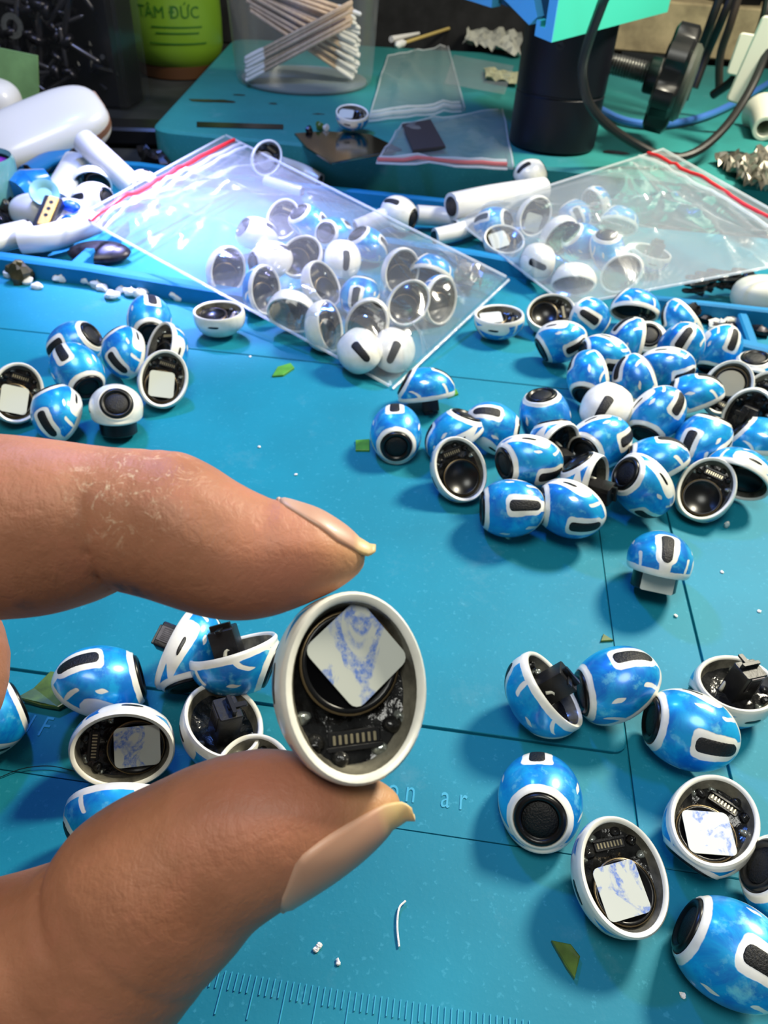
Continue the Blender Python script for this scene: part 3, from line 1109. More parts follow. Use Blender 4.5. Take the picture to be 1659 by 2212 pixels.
BAG1 = [
 (485, 588, (-.35, .05, -.9), ('s', (.3, .9, 0)), 'w', 'B', 2, 'white open shell at the left inside the bag, dark face to the right', G5),
 (562, 632, (-.6, -.05, -.75), ('s', (.2, .9, 0)), 'b', 'B', 1, 'blue-sided open shell low at the left inside the bag', G5),
 (552, 498, (.1, .75, .6), ('p', (0, .15, -1)), 'w', 'N', 4, 'glaring white dome under the lamp spot inside the bag', G5, {'z': 1}),
 (612, 482, (.1, -.3, -.9), ('s', (.3, .8, 0)), 'w', 'B', 4, 'pale open shell right of the glaring dome inside the bag', G5),
 (668, 472, (.3, .6, .6), ('p', (0, .15, -1)), 'b', 'N', 4, 'bright cyan dome at the upper edge of the bag', G5, {'z': 1}),
 (722, 500, (.3, .6, .6), ('s', (.6, .2, -.4)), 'b', 'N', 3, 'second bright blue dome along the upper edge of the bag', G5, {'z': 1}),
 (795, 520, (.3, .6, .5), ('p', (0, .15, -1)), 'b', 'N', 2, 'third blue dome along the upper edge of the bag', G5, {'z': 1}),
 (575, 560, (-.3, .5, .7), ('p', (0, .15, -1)), 'w', 'N', 5, 'white dome with shaded underside in the left middle of the bag', G5, {'z': 1}),
 (628, 668, (.15, .55, -.8), ('s', (.2, .3, -.5)), 'w', 'B', 1, 'open shell with white upper rim near the lower seam of the bag', G5),
 (692, 622, (-.62, -.28, -.68), ('s', (-.2, .8, .3)), 'w', 'B', 3, 'white shell with its dark side to the right in the centre of the bag', G5),
 (742, 548, (.2,.8,.5), ('s',(.2,.1,.95)), 'w', 'N', 5, 'white earbud with small grey slit high in the bag', G5, {'z': 1}),
 (648, 560, (.1, -.2, -.95), ('s', (.6, .5, 0)), 'w', 'B', 5, 'crumpled-film-covered open shell in the centre of the bag', G5),
 (778, 628, (0,.8,.5), ('s',(-.2,0,.95)), 'b', 'N', 3, 'big blue earbud with a grey slit in the right middle of the bag', G5, {'z': 1}),
 (862, 590, (-.3, .1, -.9), ('s', (.2, .8, 0)), 'w', 'B', 2, 'small open shell near the upper right edge of the bag', G5),
 (878, 660, (-.1, -.1, -.95), ('s', (.5, .6, 0)), 'w', 'B', 1, 'open shell with round dark face right of the big blue one in the bag', G5),
 (942, 652, (-.55, .1, -.75), ('s', (.1, .9, 0)), 'b', 'B', 0, 'blue-edged open shell toward the right tip of the bag', G5),
 (768, 748, (-.5,.6,.5), ('s',(.2,-.2,.95)), 'w', 'N', 1, 'white earbud with slit near the bottom tip of the bag', G5, {'z': 1}),
 (698, 712, (-.72, -.1, -.55), ('s', (-.1, .9, .1)), 'w', 'B', 0, 'white shell with dark inside along the lower seam of the bag', G5),
 (792, 702, (.1, .2, -.95), ('s', (.4, .8, 0)), 'w', 'B', 3, 'open shell between the two white slit earbuds in the bag', G5),
 (855, 745, (.35,.7,.5), ('s',(.05,.0,.98)), 'w', 'N', 1, 'biggest white earbud with a short slit at the bottom tip of the bag', G5, {'z': 1}),
 (930, 585, (.2, .7, -.5), ('p', (0, .15, -1)), 'b', 'B', 2, 'blue shell under a fold at the upper right of the bag', G5),
]
BAG2 = [
 (1082, 525, (-.2, -.5, -.8), ('s', (.9, 0, .1)), 'w', 'A', 2, 'open shell with sticker at the left end of the right bag', G6, {'st': (0.5, 0, 0, 'plain')}),
 (1072, 478, (.1, .5, .75), ('s', (-.7, .2, .3)), 'b', 'N', 4, 'blue dome at the upper left of the right bag', G6, {'z': 1}),
 (1150, 470, (-.3, .1, -.9), ('s', (.4, .8, 0)), 'w', 'A', 5, 'white open shell with a sticker near the top of the right bag', G6, {'st': (0.2, -0.5, 0.5, 'plain')}),
 (1238, 458, (-.25,.75,.5), ('s',(.15,.15,.95)), 'b', 'N', 5, 'blue earbud with a framed slit near the top of the right bag', G6, {'z': 1}),
 (1290, 445, (.55, .35, -.6), ('s', (.1, .8, 0)), 'b', 'B', 4, 'blue shell with a grey inside at the top of the right bag', G6),
 (1152, 562, (-.8,.25,.5), ('s',(.15,-.2,.95)), 'w', 'N', 2, 'boxy white earbud with a level slit low in the right bag', G6, {'z': 1}),
 (1235, 602, (0, .7, -.5), ('p', (0, .15, -1)), 'w', 'B', 0, 'white shell opening downward at the lower seam of the right bag', G6),
 (1203, 510, (-.4, .5, -.75), ('s', (.3, .7, 0)), 'w', 'B', 5, 'dark-faced open shell in the middle of the right bag', G6),
 (1258, 515, (.2, .5, .8), ('p', (0, .15, -1)), 'b', 'N', 6, 'blue dome in the middle of the right bag', G6, {'z': 1}),
 (1335, 475, (.15, .75, -.5), ('p', (0, .15, -1)), 'b', 'B', 4, 'blue shell with white lower rim at the right of the right bag', G6),
 (1318, 535, (.65, .25, .6), ('p', (0, .15, -1)), 'b', 'N', 5, 'blue earbud with its nozzle to the right, below the white-rimmed one in the bag', G6, {'z': 1}),
 (1340, 592, (.1, .1, -.95), ('s', (.7, .5, 0)), 'w', 'B', 0, 'open shell under a loop of film at the bottom of the right bag', G6),
 (1398, 558, (-.3, -.75, -.3), ('s', (.8, 0, -.3)), 'b', 'C', 1, 'blue shell with upright black board at the right end of the right bag', G6),
]
for s in SPECS:
    make_bud(s)
NB0 = len(BUDS)
for s in BAG1:
    make_bud(s)
NB1 = len(BUDS)
for s in BAG2:
    make_bud(s)
NB2 = len(BUDS)


def part_heap(lo, hi, most, sets):
    """Where two earbuds of a heap run into each other the one nearer the viewer is lifted towards the viewer, as it lies on top."""
    lift = {i: 0.0 for i in range(lo, hi)}
    P = {i: BUDS[i][1].copy() for i in range(lo, hi)}
    U = {i: (CAM - P[i]) / np.linalg.norm(CAM - P[i]) for i in P}
    for it in range(40):
        moved = False
        for i in P:
            for j in P:
                if j <= i:
                    continue
                d = np.linalg.norm(P[i] - P[j])
                need = 12.6
                if d < need:
                    k = i if np.linalg.norm(CAM - P[i]) < np.linalg.norm(CAM - P[j]) else j
                    st = min((need - d) * 0.3, most - lift[k])
                    if st > 0.01:
                        P[k] = P[k] + U[k] * st
                        lift[k] += st
                        moved = True
        if not moved:
            break
    for i in P:
        o = BUDS[i][0]
        o.location = o.location + Vector(P[i] - BUDS[i][1]) * S
        BUDS[i] = (o, P[i], BUDS[i][2])


part_heap(1, NB0, 5.0, None)
part_heap(NB0, NB1, 7.0, None)
part_heap(NB1, NB2, 7.0, None)

# ------------------------------------------------------------------ the hand: index finger and thumb pinching the earbud
def skin_mat():
    m, nt, b = new_mat('skin')
    co = objco(nt)
    n1 = noise(nt, 60, 5, 0.6, co)
    n2 = noise(nt, 240, 4, 0.6, co)
    bc = mixc(nt, ramp(nt, n1.outputs[0], 0.32, 0.7), srgb(146, 94, 68), srgb(186, 128, 97))
    bc = mixc(nt, math_(nt, 'MULTIPLY', ramp(nt, n2.outputs[0], 0.5, 0.8), 0.35), bc, srgb(168, 96, 80))

    def spot(p, r, soft=0.5):
        d = N(nt, 'ShaderNodeVectorMath', operation='DISTANCE')
        nt.links.new(co, d.inputs[0])
        d.inputs[1].default_value = tuple(p * S)
        q = N(nt, 'ShaderNodeMapRange')
        q.inputs[1].default_value = r * S
        q.inputs[2].default_value = r * S * soft
        nt.links.new(d.outputs['Value'], q.inputs[0])
        return q.outputs[0]
    # dry white flakes over the knuckle, grey ink smudge by the crease, yellow fingertips
    fl = noise(nt, 520, 5, 0.8, co)
    fl.inputs['Distortion'].default_value = 2.0
    fm = math_(nt, 'MULTIPLY', ramp(nt, fl.outputs[0], 0.54, 0.62), spot(HAND_P['flake'] - HAND_C, 8.0, 0.3))
    bc = mixc(nt, math_(nt, 'MULTIPLY', fm, 0.8), bc, srgb(226, 200, 168))
    ik = noise(nt, 900, 2, 0.6, co)
    for nm, rr, st in (('ink', 2.4, 0.7), ('ink2', 1.6, 0.45), ('ink3', 1.8, 0.6)):
        im = math_(nt, 'MULTIPLY', spot(HAND_P[nm] - HAND_C, rr, 0.3), ramp(nt, ik.outputs[0], 0.3, 0.55))
        bc = mixc(nt, math_(nt, 'MULTIPLY', im, st), bc, srgb(70, 70, 84))
    for nm, rr in (('tip', 7.0), ('tip2', 7.5)):
        bc = mixc(nt, math_(nt, 'MULTIPLY', spot(HAND_P[nm] - HAND_C, rr, 0.1), 0.5), bc, srgb(206, 168, 116))
    for nm, rr in (('pink', 9.0), ('pink2', 10.0)):
        bc = mixc(nt, math_(nt, 'MULTIPLY', spot(HAND_P[nm] - HAND_C, rr, 0.1), 0.45), bc, srgb(180, 108, 90))
    nt.links.new(bc, b.inputs['Base Color'])
    b.inputs['Roughness'].default_value = 0.5
    b.inputs['Specular IOR Level'].default_value = 0.35
    b.inputs['Subsurface Weight'].default_value = 0.18
    b.inputs['Subsurface Radius'].default_value = (1.0, 0.35, 0.18)
    b.inputs['Subsurface Scale'].default_value = 0.0025
    # fine creases running across the finger, and pores
    v = N(nt, 'ShaderNodeTexVoronoi')
    v.feature = 'DISTANCE_TO_EDGE'
    v.inputs['Scale'].default_value = 1500
    mp_ = N(nt, 'ShaderNodeMapping')
    mp_.inputs['Scale'].default_value = (1.0, 0.45, 0.45)
    nt.links.new(co, mp_.inputs[0]); nt.links.new(mp_.outputs[0], v.inputs['Vector'])
    w = noise(nt, 800, 4, 0.65, co)
    w.inputs['Distortion'].default_value = 0.4
    h = math_(nt, 'ADD', math_(nt, 'MULTIPLY', ramp(nt, v.outputs[0], 0.0, 0.2), 0.07), w.outputs[0])
    bump(nt, b, h, 0.34, 0.0004)
    return m


def nail_mat():
    m, nt, b = new_mat('finger_nail')
    co = objco(nt)
    uvn = N(nt, 'ShaderNodeUVMap')
    sep = N(nt, 'ShaderNodeSeparateXYZ')
    nt.links.new(uvn.outputs[0], sep.inputs[0])
    n = noise(nt, 160, 3, 0.6, co)
    c = mixc(nt, ramp(nt, sep.outputs[0], 0.0, 0.22), srgb(196, 164, 144), srgb(186, 142, 118))
    c = mixc(nt, ramp(nt, sep.outputs[0], 0.70, 0.86), c, srgb(212, 184, 128))
    nt.links.new(mixc(nt, math_(nt, 'MULTIPLY', n.outputs[0], 0.3), c, srgb(150, 108, 84)), b.inputs['Base Color'])
    b.inputs['Roughness'].default_value = 0.45
    b.inputs['Coat Weight'].default_value = 0.05
    b.inputs['Subsurface Weight'].default_value = 0.15
    b.inputs['Subsurface Radius'].default_value = (1.0, 0.4, 0.2)
    b.inputs['Subsurface Scale'].default_value = 0.0015
    return m


class Limb:
    """A tapering tube given by pairs of outline points (as the lens sees them) with a distance: rings between them."""

    def __init__(self, rows, sub=6, n=48, thick=0.94):
        A = np.array([r[:5] for r in rows], float)
        T = np.array([r[5] if len(r) > 5 else thick for r in rows])
        A = spline(A, sub)
        T = np.interp(np.linspace(0, 1, len(A)), np.linspace(0, 1, len(T)), T)
        self.c, self.a, self.b = [], [], []
        for (tx, ty, bx, by, d) in A:
            p, q = atd(tx, ty, d), atd(bx, by, d)
            self.c.append((p + q) / 2); self.a.append((p - q) / 2)
        self.c, self.a = np.array(self.c), np.array(self.a)
        m = len(A)
        for i in range(m):
            t = self.c[min(i + 1, m - 1)] - self.c[max(i - 1, 0)]
            t /= np.linalg.norm(t)
            b = np.cross(self.a[i], t)
            b /= np.linalg.norm(b)
            if b @ (CAM - self.c[i]) < 0:
                b = -b
            self.b.append(b * np.linalg.norm(self.a[i]) * T[i])
        self.b = np.array(self.b)
        self.n, self.m = n, m

    def pt(self, s, ang, k=1.0, ext=0.0):
        """s along 0..1, ang 0 = upper outline, 90 = facing the lens, 180 = lower outline."""
        f = min(max(s, 0), 1) * (self.m - 1)
        i = min(int(f), self.m - 2); u = f - i
        c = self.c[i] * (1 - u) + self.c[i + 1] * u
        a = self.a[i] * (1 - u) + self.a[i + 1] * u
        b = self.b[i] * (1 - u) + self.b[i + 1] * u
        g = math.radians(ang)
        t = self.c[-1] - self.c[-4]
        return c + k * (a * math.cos(g) + b * math.sin(g)) + t / np.linalg.norm(t) * ext

    def mesh(self, carve=None):
        V = []
        for i in range(self.m):
            for k in range(self.n):
                g = 2 * math.pi * k / self.n
                q = 1.0
                if carve:
                    q += carve(i / (self.m - 1), math.degrees(g))
                V.append(self.c[i] + q * (self.a[i] * math.cos(g) + self.b[i] * math.sin(g)))
        F = grid_faces(self.m, self.n)
        for base, c, out in ((0, self.c[0], True), ((self.m - 1) * self.n, self.c[-1], False)):
            V.append(c)
            q = len(V) - 1
            for k in range(self.n):
                a, b = base + k, base + (k + 1) % self.n
                F.append((b, a, q) if out else (a, b, q))
        return np.array(V), F


D0 = 78.0
index = Limb([
    (-1150, 1030, -1120, 1560, 98), (-900, 985, -900, 1470, 94), (-650, 945, -650, 1390, 90), (-380, 925, -380, 1350, 86), (-150, 928, -150, 1345, 83),
    (0, 937, 0, 1339, 81), (100, 947, 108, 1328, 80.5), (200, 961, 196, 1303, 80), (256, 967, 256, 1280, 79.5), (320, 970, 316, 1291, 79),
    (390, 976, 384, 1313, 78.7), (450, 1002, 452, 1333, 78.5), (510, 1040, 520, 1340, 78.3), (570, 1070, 584, 1332, 78.2), (625, 1083, 640, 1314, 78.1),
    (685, 1102, 692, 1292, 78), (725, 1124, 728, 1274, 78), (758, 1148, 756, 1255, 78), (780, 1172, 776, 1238, 78), (790, 1192, 787, 1222, 78)])
thumb = Limb([
    (-700, 2080, -500, 2700, 84), (-420, 2010, -180, 2560, 82), (-200, 1955, 40, 2430, 80.5), (-70, 1925, 190, 2330, 80), (20, 1903, 310, 2260, 79.5), (75, 1886, 375, 2215, 79),
    (112, 1856, 420, 2158, 78.7), (160, 1794, 470, 2098, 78.5), (235, 1741, 520, 2043, 78.3), (330, 1695, 558, 1996, 78.2), (400, 1663, 606, 1960, 78.1),
    (480, 1637, 655, 1930, 78), (560, 1624, 702, 1902, 78), (645, 1632, 748, 1873, 78), (722, 1656, 790, 1842, 78), (780, 1674, 824, 1812, 78),
    (822, 1690, 848, 1784, 78), (850, 1708, 862, 1760, 78), (862, 1722, 868, 1745, 78)])
def s_of(limb, px, py):
    """The place along the limb whose centre the lens sees nearest to a pixel."""
    best = None
    for i, c in enumerate(limb.c):
        v = c - CAM
        f = np.array([v @ cam2world((1, 0, 0)), v @ cam2world((0, 1, 0)), -(v @ cam2world((0, 0, 1)))])
        x, y = IMG_W / 2 + FOCAL * f[0] / f[2], IMG_H / 2 - FOCAL * f[1] / f[2]
        e = (x - px) ** 2 + (y - py) ** 2
        if best is None or e < best[0]:
            best = (e, i / (limb.m - 1))
    return best[1]


HAND_P = {'flake': index.pt(s_of(index, 335, 1130), 52), 'ink': index.pt(s_of(index, 335, 1130), 150), 'ink2': index.pt(s_of(index, 110, 1138), 146), 'ink3': index.pt(s_of(index, 300, 1130), 150),
          'tip': index.pt(0.98, 60), 'tip2': thumb.pt(0.97, 90), 'pink': index.pt(0.74, 110), 'pink2': thumb.pt(0.66, 40)}
HAND_C = thumb.c[2].copy()
HAND_C[2] = 30.0


def creases(lst, fold=None):
    def f(s, g):
        q = 0.0
        if fold:
            f0, f1, ga, gb = fold
            k = min(1, max(0, (s - f0) / 0.06)) * min(1, max(0, (f1 - s) / 0.03))
            for ge in (ga, gb):
                d = abs((g - ge + 180) % 360 - 180)
                q += 0.035 * k * math.exp(-(d / 11) ** 2)
        for s0, w, dep, g0, gw in lst:
            d = abs((g - g0 + 180) % 360 - 180)
            if d < gw:
                q -= dep * math.exp(-((s - s0) / w) ** 2) * math.cos(d / gw * math.pi / 2) ** 0.7
        return q
    return f


iv = index.mesh(creases([(s_of(index, 254, 1130), 0.0055, 0.15, 160, 95), (s_of(index, 225, 1130), 0.006, 0.02, 120, 70), (s_of(index, 600, 1200), 0.008, 0.05, 15, 55), (s_of(index, 330, 1130), 0.006, 0.02, 20, 60), (s_of(index, 370, 1130), 0.006, 0.02, 20, 60)], (s_of(index, 600, 1200), 0.97, 78, -95)))
tv = thumb.mesh(creases([(s_of(thumb, 255, 2010), 0.008, 0.10, 15, 60), (s_of(thumb, 200, 2040), 0.008, 0.03, 110, 60), (s_of(thumb, 300, 1970), 0.008, 0.03, 120, 70), (s_of(thumb, 130, 2080), 0.007, 0.05, 120, 65), (s_of(thumb, 60, 2140), 0.006, 0.05, 140, 60)], (s_of(thumb, 620, 1800), 0.97, 68, 255)))


def tubelimb(pts, rad, flat=1.0):
    return tube([atd(*p) for p in pts], rad, 28, 6, flat)


# the rest of the hand lies outside the frame on the left: palm, wrist and three curled fingers
palm = tubelimb([(-1150, 1300, 97), (-1300, 1850, 87), (-1500, 2400, 73), (-1900, 2900, 66)], [16, 23, 22, 18], 1.0)
palm2 = tubelimb([(-700, 2360, 85), (-1000, 2250, 83), (-1300, 2250, 80)], [13, 16, 18])
web = tubelimb([(-560, 1700, 95), (-800, 1980, 96), (-1050, 2300, 100)], [7, 10, 12])
middle = tubelimb([(-1200, 1350, 112), (-700, 1330, 113), (-370, 1340, 109), (-152, 1392, 102), (-170, 1540, 98), (-330, 1640, 98), (-560, 1680, 99)], [10, 9.6, 9.2, 8.8, 8.4, 7.8, 6.4])
ring_f = tubelimb([(-1250, 1560, 120), (-800, 1520, 122), (-420, 1560, 116), (-330, 1680, 108), (-480, 1760, 106), (-700, 1780, 106)], [9.6, 9.2, 8.8, 8.4, 7.6, 6.2])
little = tubelimb([(-1280, 1820, 106), (-900, 1780, 112), (-620, 1790, 112), (-560, 1860, 107), (-720, 1900, 105)], [8.6, 8, 7.6, 7.0, 5.4])

HV, HF = join(iv, tv, palm, palm2, web, middle, ring_f, little)
hand_me = mesh('hand_body', HV - HAND_C, HF, [])
tmp = bpy.data.objects.new('hand_tmp', hand_me)
col.objects.link(tmp)
bm_ = bmesh.new(); bm_.from_mesh(hand_me); bmesh.ops.recalc_face_normals(bm_, faces=bm_.faces); bm_.to_mesh(hand_me); bm_.free()
rm = tmp.modifiers.new('rm', 'REMESH'); rm.mode = 'VOXEL'; rm.voxel_size = 0.45 * S; rm.use_smooth_shade = True
sm = tmp.modifiers.new('sm', 'SMOOTH'); sm.factor = 0.5; sm.iterations = 3
body = bpy.data.meshes.new_from_object(tmp.evaluated_get(bpy.context.evaluated_depsgraph_get()))
bpy.data.objects.remove(tmp)
body.name = 'hand_body'
body.materials.clear()
body.materials.append(skin_mat())
hand = link('person_hand', body)
hand.location = Vector(HAND_C) * S
BASE[hand] = HAND_C
tag(hand, 'hand reaching in from the left, index finger and thumb pinching the open earbud', 'hand')
M_NAIL = nail_mat()
M_CUT = simple('dry_cuticle', (206, 172, 146), 0.7, var=0.2, nscale=900, bmp=0.4)


def nail(limb, s0, s1, a0, a1, ext, lift=1.008, ns=20, na=16):
    """a0, a1: the angles of the two side edges, each at the base, a quarter, a half and at the tip."""
    V, UV = [], []
    K = (0, 0.22, 0.5, 1)
    for i in range(ns + 1):
        u = i / ns
        s = s0 + (s1 - s0) * min(u / 0.9, 1)
        e = ext * max(0, (u - 0.8) / 0.2)
        lo, hi = np.interp(u, K, a0), np.interp(u, K, a1)
        am, w = (lo + hi) / 2, (hi - lo) / 2
        w *= 1 if u < 0.86 else 1 - 0.35 * ((u - 0.86) / 0.14) ** 2
        for j in range(na + 1):
            q = -1 + 2 * j / na
            edge = 0.028 * q ** 6 + (0.03 if i == 0 else 0)
            s_ = s + (s1 - s0) * 0.07 * q * q * (1 - u) ** 2
            V.append(limb.pt(s_, am + w * q, lift + 0.02 * (1 - q * q) - edge + 0.03 * max(0, u - .75) / .25, e))
            UV.append((u, (q + 1) / 2))
    k = na + 1
    F = [(i * k + j, i * k + j + 1, (i + 1) * k + j + 1, (i + 1) * k + j) for i in range(ns) for j in range(na)]
    V = np.array(V)
    me = mesh('finger_nail', V - HAND_C, F, M_NAIL, True, uv=[[UV[i] for i in f] for f in F])
    o = link('finger_nail', me, hand)
    k = na + 1
    edge = np.array([V[j] for j in range(k)])
    cu = link('cuticle', mesh('cuticle', tube(edge - HAND_C, [0.05, 0.28, 0.36, 0.28, 0.05], 7)[0], tube(edge - HAND_C, [0.05, 0.28, 0.36, 0.28, 0.05], 7)[1], M_CUT), hand)
    sd = o.modifiers.new('thick', 'SOLIDIFY'); sd.thickness = 0.35 * S; sd.offset = 0
    return o


nail(index, s_of(index, 608, 1200), s_of(index, 782, 1200), (-70, -85, -88, -80), (22, 44, 64, 76), 1.4)
nail(thumb, s_of(thumb, 518, 1800), s_of(thumb, 852, 1740), (138, 104, 86, 58), (222, 236, 240, 228), 1.8)['label'] = 'long yellowish thumb nail'

# ------------------------------------------------------------------ the zip bags
M_FILM1 = thin_plastic('clear_bag_film', 0.10, 0.13, (0.99, 0.99, 1.0, 1), 45, 0.22, 0.5)
M_FILM2 = thin_plastic('milky_bag_film', 0.20, 0.18, (0.98, 0.99, 0.99, 1), 45, 0.22, 0.4)
M_FILM3 = thin_plastic('flat_bag_film', 0.22, 0.18, (0.86, 0.90, 0.88, 1), 60, 0.35, 0.16)
M_SEAM = thin_plastic('bag_seam_film', 0.45, 0.15, (1, 1, 1, 1), 200, 0.3, 0.3)


def drape(corners, buds, nu, nv, rad, wr, seed, bulge):
    """A film over the things in a bag: rests on them, sags between them, held at its four edges."""
    A, B, C, D = [np.array(c, float) for c in corners]     # mouth A-B, far edge D-C
    u = np.linspace(0, 1, nu)[:, None, None]; v = np.linspace(0, 1, nv)[None, :, None]
    G = (A * (1 - u) + B * u) * (1 - v) + (D * (1 - u) + C * u) * v
    ob = np.full((nu, nv), -99.0)
    for p in buds:
        d2 = (G[..., 0] - p[0]) ** 2 + (G[..., 1] - p[1]) ** 2
        ob = np.maximum(ob, np.where(d2 < rad * rad, p[2] + np.sqrt(np.maximum(rad * rad - d2, 0)) * 0.95, -99))
    h = np.maximum(G[..., 2].copy(), ob)
    base = G[..., 2]
    edge = np.zeros((nu, nv), bool)
    edge[0] = edge[-1] = True; edge[:, 0] = edge[:, -1] = True
    h[edge] = base[edge]
    for it in range(500):
        a = h.copy()
        a[1:-1, 1:-1] = (h[:-2, 1:-1] + h[2:, 1:-1] + h[1:-1, :-2] + h[1:-1, 2:]) / 4 + 0.004 * bulge
        h = np.where(edge, base, np.maximum(a, ob))
    g = np.random.RandomState(seed)
    U, W = np.meshgrid(np.linspace(0, 1, nu), np.linspace(0, 1, nv), indexing='ij')
    fade = np.clip(np.minimum(np.minimum(U, 1 - U), np.minimum(W, 1 - W)) * 14, 0, 1)
    for k in range(48):
        c0, c1, an = g.rand(), g.rand(), g.rand() * math.pi
        if k >= 26:
            c1, an = 0.05 + 0.3 * g.rand(), g.uniform(-0.35, 0.35)
        L, w = 0.08 + 0.3 * g.rand(), 0.010 + 0.02 * g.rand()
        x = (U - c0) * math.cos(an) + (W - c1) * math.sin(an); y = -(U - c0) * math.sin(an) + (W - c1) * math.cos(an)
        y = y + g.uniform(-0.8, 0.8) * x * x
        h += fade * wr * np.exp(-(x / L) ** 2) * np.exp(-(y / w) ** 2) * g.uniform(0.5, 1.4)
    G[..., 2] = h
    return G


def grid_vf(G):
    nu, nv = G.shape[:2]
    F = [(i * nv + j, (i + 1) * nv + j, (i + 1) * nv + j + 1, i * nv + j + 1) for i in range(nu - 1) for j in range(nv - 1)]
    return G.reshape(-1, 3), F


def zip_bag(corners, buds, film, label, nu, nv, rad, seed, zips, wr=1.3, bulge=1.0):
    G = drape(corners, buds, nu, nv, rad, wr, seed, bulge)
    c = G[..., :].reshape(-1, 3).mean(0); c[2] = 0
    t = thing('zip_bag', label, 'plastic bag', c)
    part('film_front', grid_vf(G), film, t)
    A, B, C, D = [np.array(q, float) for q in corners]
    K = np.stack([np.stack([np.array(G[i, j]) for j in (0, nv // 2, nv - 1)]) for i in (0, nu // 2, nu - 1)])
    uu = np.linspace(0, 1, nu)[:, None, None]; vv = np.linspace(0, 1, nv)[None, :, None]
    Bk = (A * (1 - uu) + B * uu) * (1 - vv) + (D * (1 - uu) + C * uu) * vv
    Bk[..., 2] = np.minimum(Bk[..., 2] - 0.2, 0.3 + Bk[..., 2] * 0.92)
    part('film_back', grid_vf(Bk[::2, ::2]), film, t)
    for name, e in (('side_seam', G[0]), ('side_seam', G[-1]), ('bottom_seam', G[:, -1]), ('mouth_edge', G[:, 0])):
        part(name, tube(e[::2], 0.55, 6), M_SEAM, t)
    for k, (row, r, m, nm, ex) in enumerate(zips):
        j = row * (nv - 1); j0 = int(j); f = j - j0
        P = G[:, j0] * (1 - f) + G[:, j0 + 1] * f + np.array([0, 0, 0.5])
        part(nm, tube(P[::2], r, 8), m, t, label=ex)
    return t, G


zb1 = zip_bag([at(170, 466, 18), at(488, 292, 23), at(1102, 602, 8), at(850, 838, 0.8)], [b[1] for b in BUDS[NB0:NB1]], M_FILM1,
              'clear zip bag with a straight red zip line, full of earbuds, lit brightly from above', 66, 90, 9.6, 3,
              [(0.045, 0.95, M_RED, 'red_zip', 'red zip line'), (0.075, 0.7, M_SEAM, 'zip_rib', None), (0.10, 0.6, M_SEAM, 'zip_rib', None)], 1.5)
zb2 = zip_bag([at(1432, 322, 34), at(1830, 545, 27), at(1225, 660, 5), at(975, 468, 9)], [b[1] for b in BUDS[NB1:NB2]], M_FILM2,
              'milky zip bag with red zip at its right end, earbuds gathered in its left half', 66, 90, 9.6, 8,
              [(0.075, 0.8, M_RED, 'red_zip', 'red zip line'), (0.12, 0.6, M_SEAM, 'zip_rib', None)], 1.2)


def crumple(poly_px, z, amp, seed, n=16):
    """A crumpled sheet over four pixel corners lying at height z."""
    A, B, C, D = [at(x, y, z) for x, y in poly_px]
    g = np.random.RandomState(seed)
    u = np.linspace(0, 1, n)[:, None, None]; v = np.linspace(0, 1, n)[None, :, None]
    G = (A * (1 - u) + B * u) * (1 - v) + (D * (1 - u) + C * u) * v
    G[..., 2] += g.rand(n, n) * amp
    G[..., :2] += g.uniform(-0.4, 0.4, (n, n, 2)) * amp * 0.5
    return grid_vf(G)


p_ = at(1012, 600, 4)
foil = [(985, 578), (1045, 590), (1035, 628), (975, 620)]
o = solo('foil_scrap', crumple(foil, 3, 6, 4, 9), M_STEEL, 'crumpled silver foil in the right tip of the left bag', 'foil', smooth=False)


def flat_bag(name, pts, z, film, label, zip_edge=None, zmat=None, seed=1):
    A, B, C, D = [at(x, y, z) for x, y in pts]
    n = 22
    u = np.linspace(0, 1, n)[:, None, None]; v = np.linspace(0, 1, n)[None, :, None]
    G = (A * (1 - u) + B * u) * (1 - v) + (D * (1 - u) + C * u) * v
    g = np.random.RandomState(seed)
    U, W = np.meshgrid(np.linspace(0, 1, n), np.linspace(0, 1, n), indexing='ij')
    for k in range(7):
        c0, c1, an = g.rand(), g.rand(), g.rand() * math.pi
        x = (U - c0) * math.cos(an) + (W - c1) * math.sin(an); y = -(U - c0) * math.sin(an) + (W - c1) * math.cos(an)
        G[..., 2] += 2.2 * np.exp(-(x / 0.4) ** 2) * np.exp(-(y / 0.05) ** 2)
    t = thing('flat_plastic_bag', label, 'plastic bag', G.reshape(-1, 3).mean(0))
    part('film', grid_vf(G), film, t)
    for e in (G[0], G[-1], G[:, 0], G[:, -1]):
        part('edge_seam', tube(e[::2], 0.5, 6), M_SEAM, t)
    if zip_edge is not None:
        for dv, r, m in ((0.0, 1.1, zmat), (0.045, 0.8, M_SEAM)):
            k = int(round((zip_edge - dv) * (n - 1)))
            part('zip_line', tube(G[:, max(0, min(n - 1, k))][::2] + np.array([0, 0, 0.6]), r, 6), m, t)
    return t


flat_bag('a', [(838, 120), (968, 100), (1006, 240), (795, 262)], 21.5, M_FILM3, 'empty grey plastic bag lying beside the swab cup, white zip toward the front', 0.96, M_SEAM, 2)
flat_bag('b', [(870, 268), (1085, 236), (1110, 366), (812, 352)], 22.0, M_FILM3, 'flat clear bag with faded red zip lying before the black post', 0.95, simple('faded_red_zip', (178, 96, 96), 0.5), 5)
solo('film_sheet', grid_vf(np.array([[at(980 + 130 * i / 5 - 20 * j / 5, 118 + 24 * i / 5 + 62 * j / 5, 21.3 + 1.2 * ((i * 7 + j * 3) % 3)) for j in range(6)] for i in range(6)])), M_FILM3, 'clear film sheet between the grey bag and the black post', 'film')
V, F = slab([at(868, 272, 23), at(930, 262, 23), at(962, 320, 23), at(892, 328, 23)], 22.6, 24.2, 0.3)
solo('dark_card', (V, F), simple('dark_brown_card', (54, 48, 52), 0.6), 'dark square card inside the flat clear bag with red zip', 'card', smooth=False)
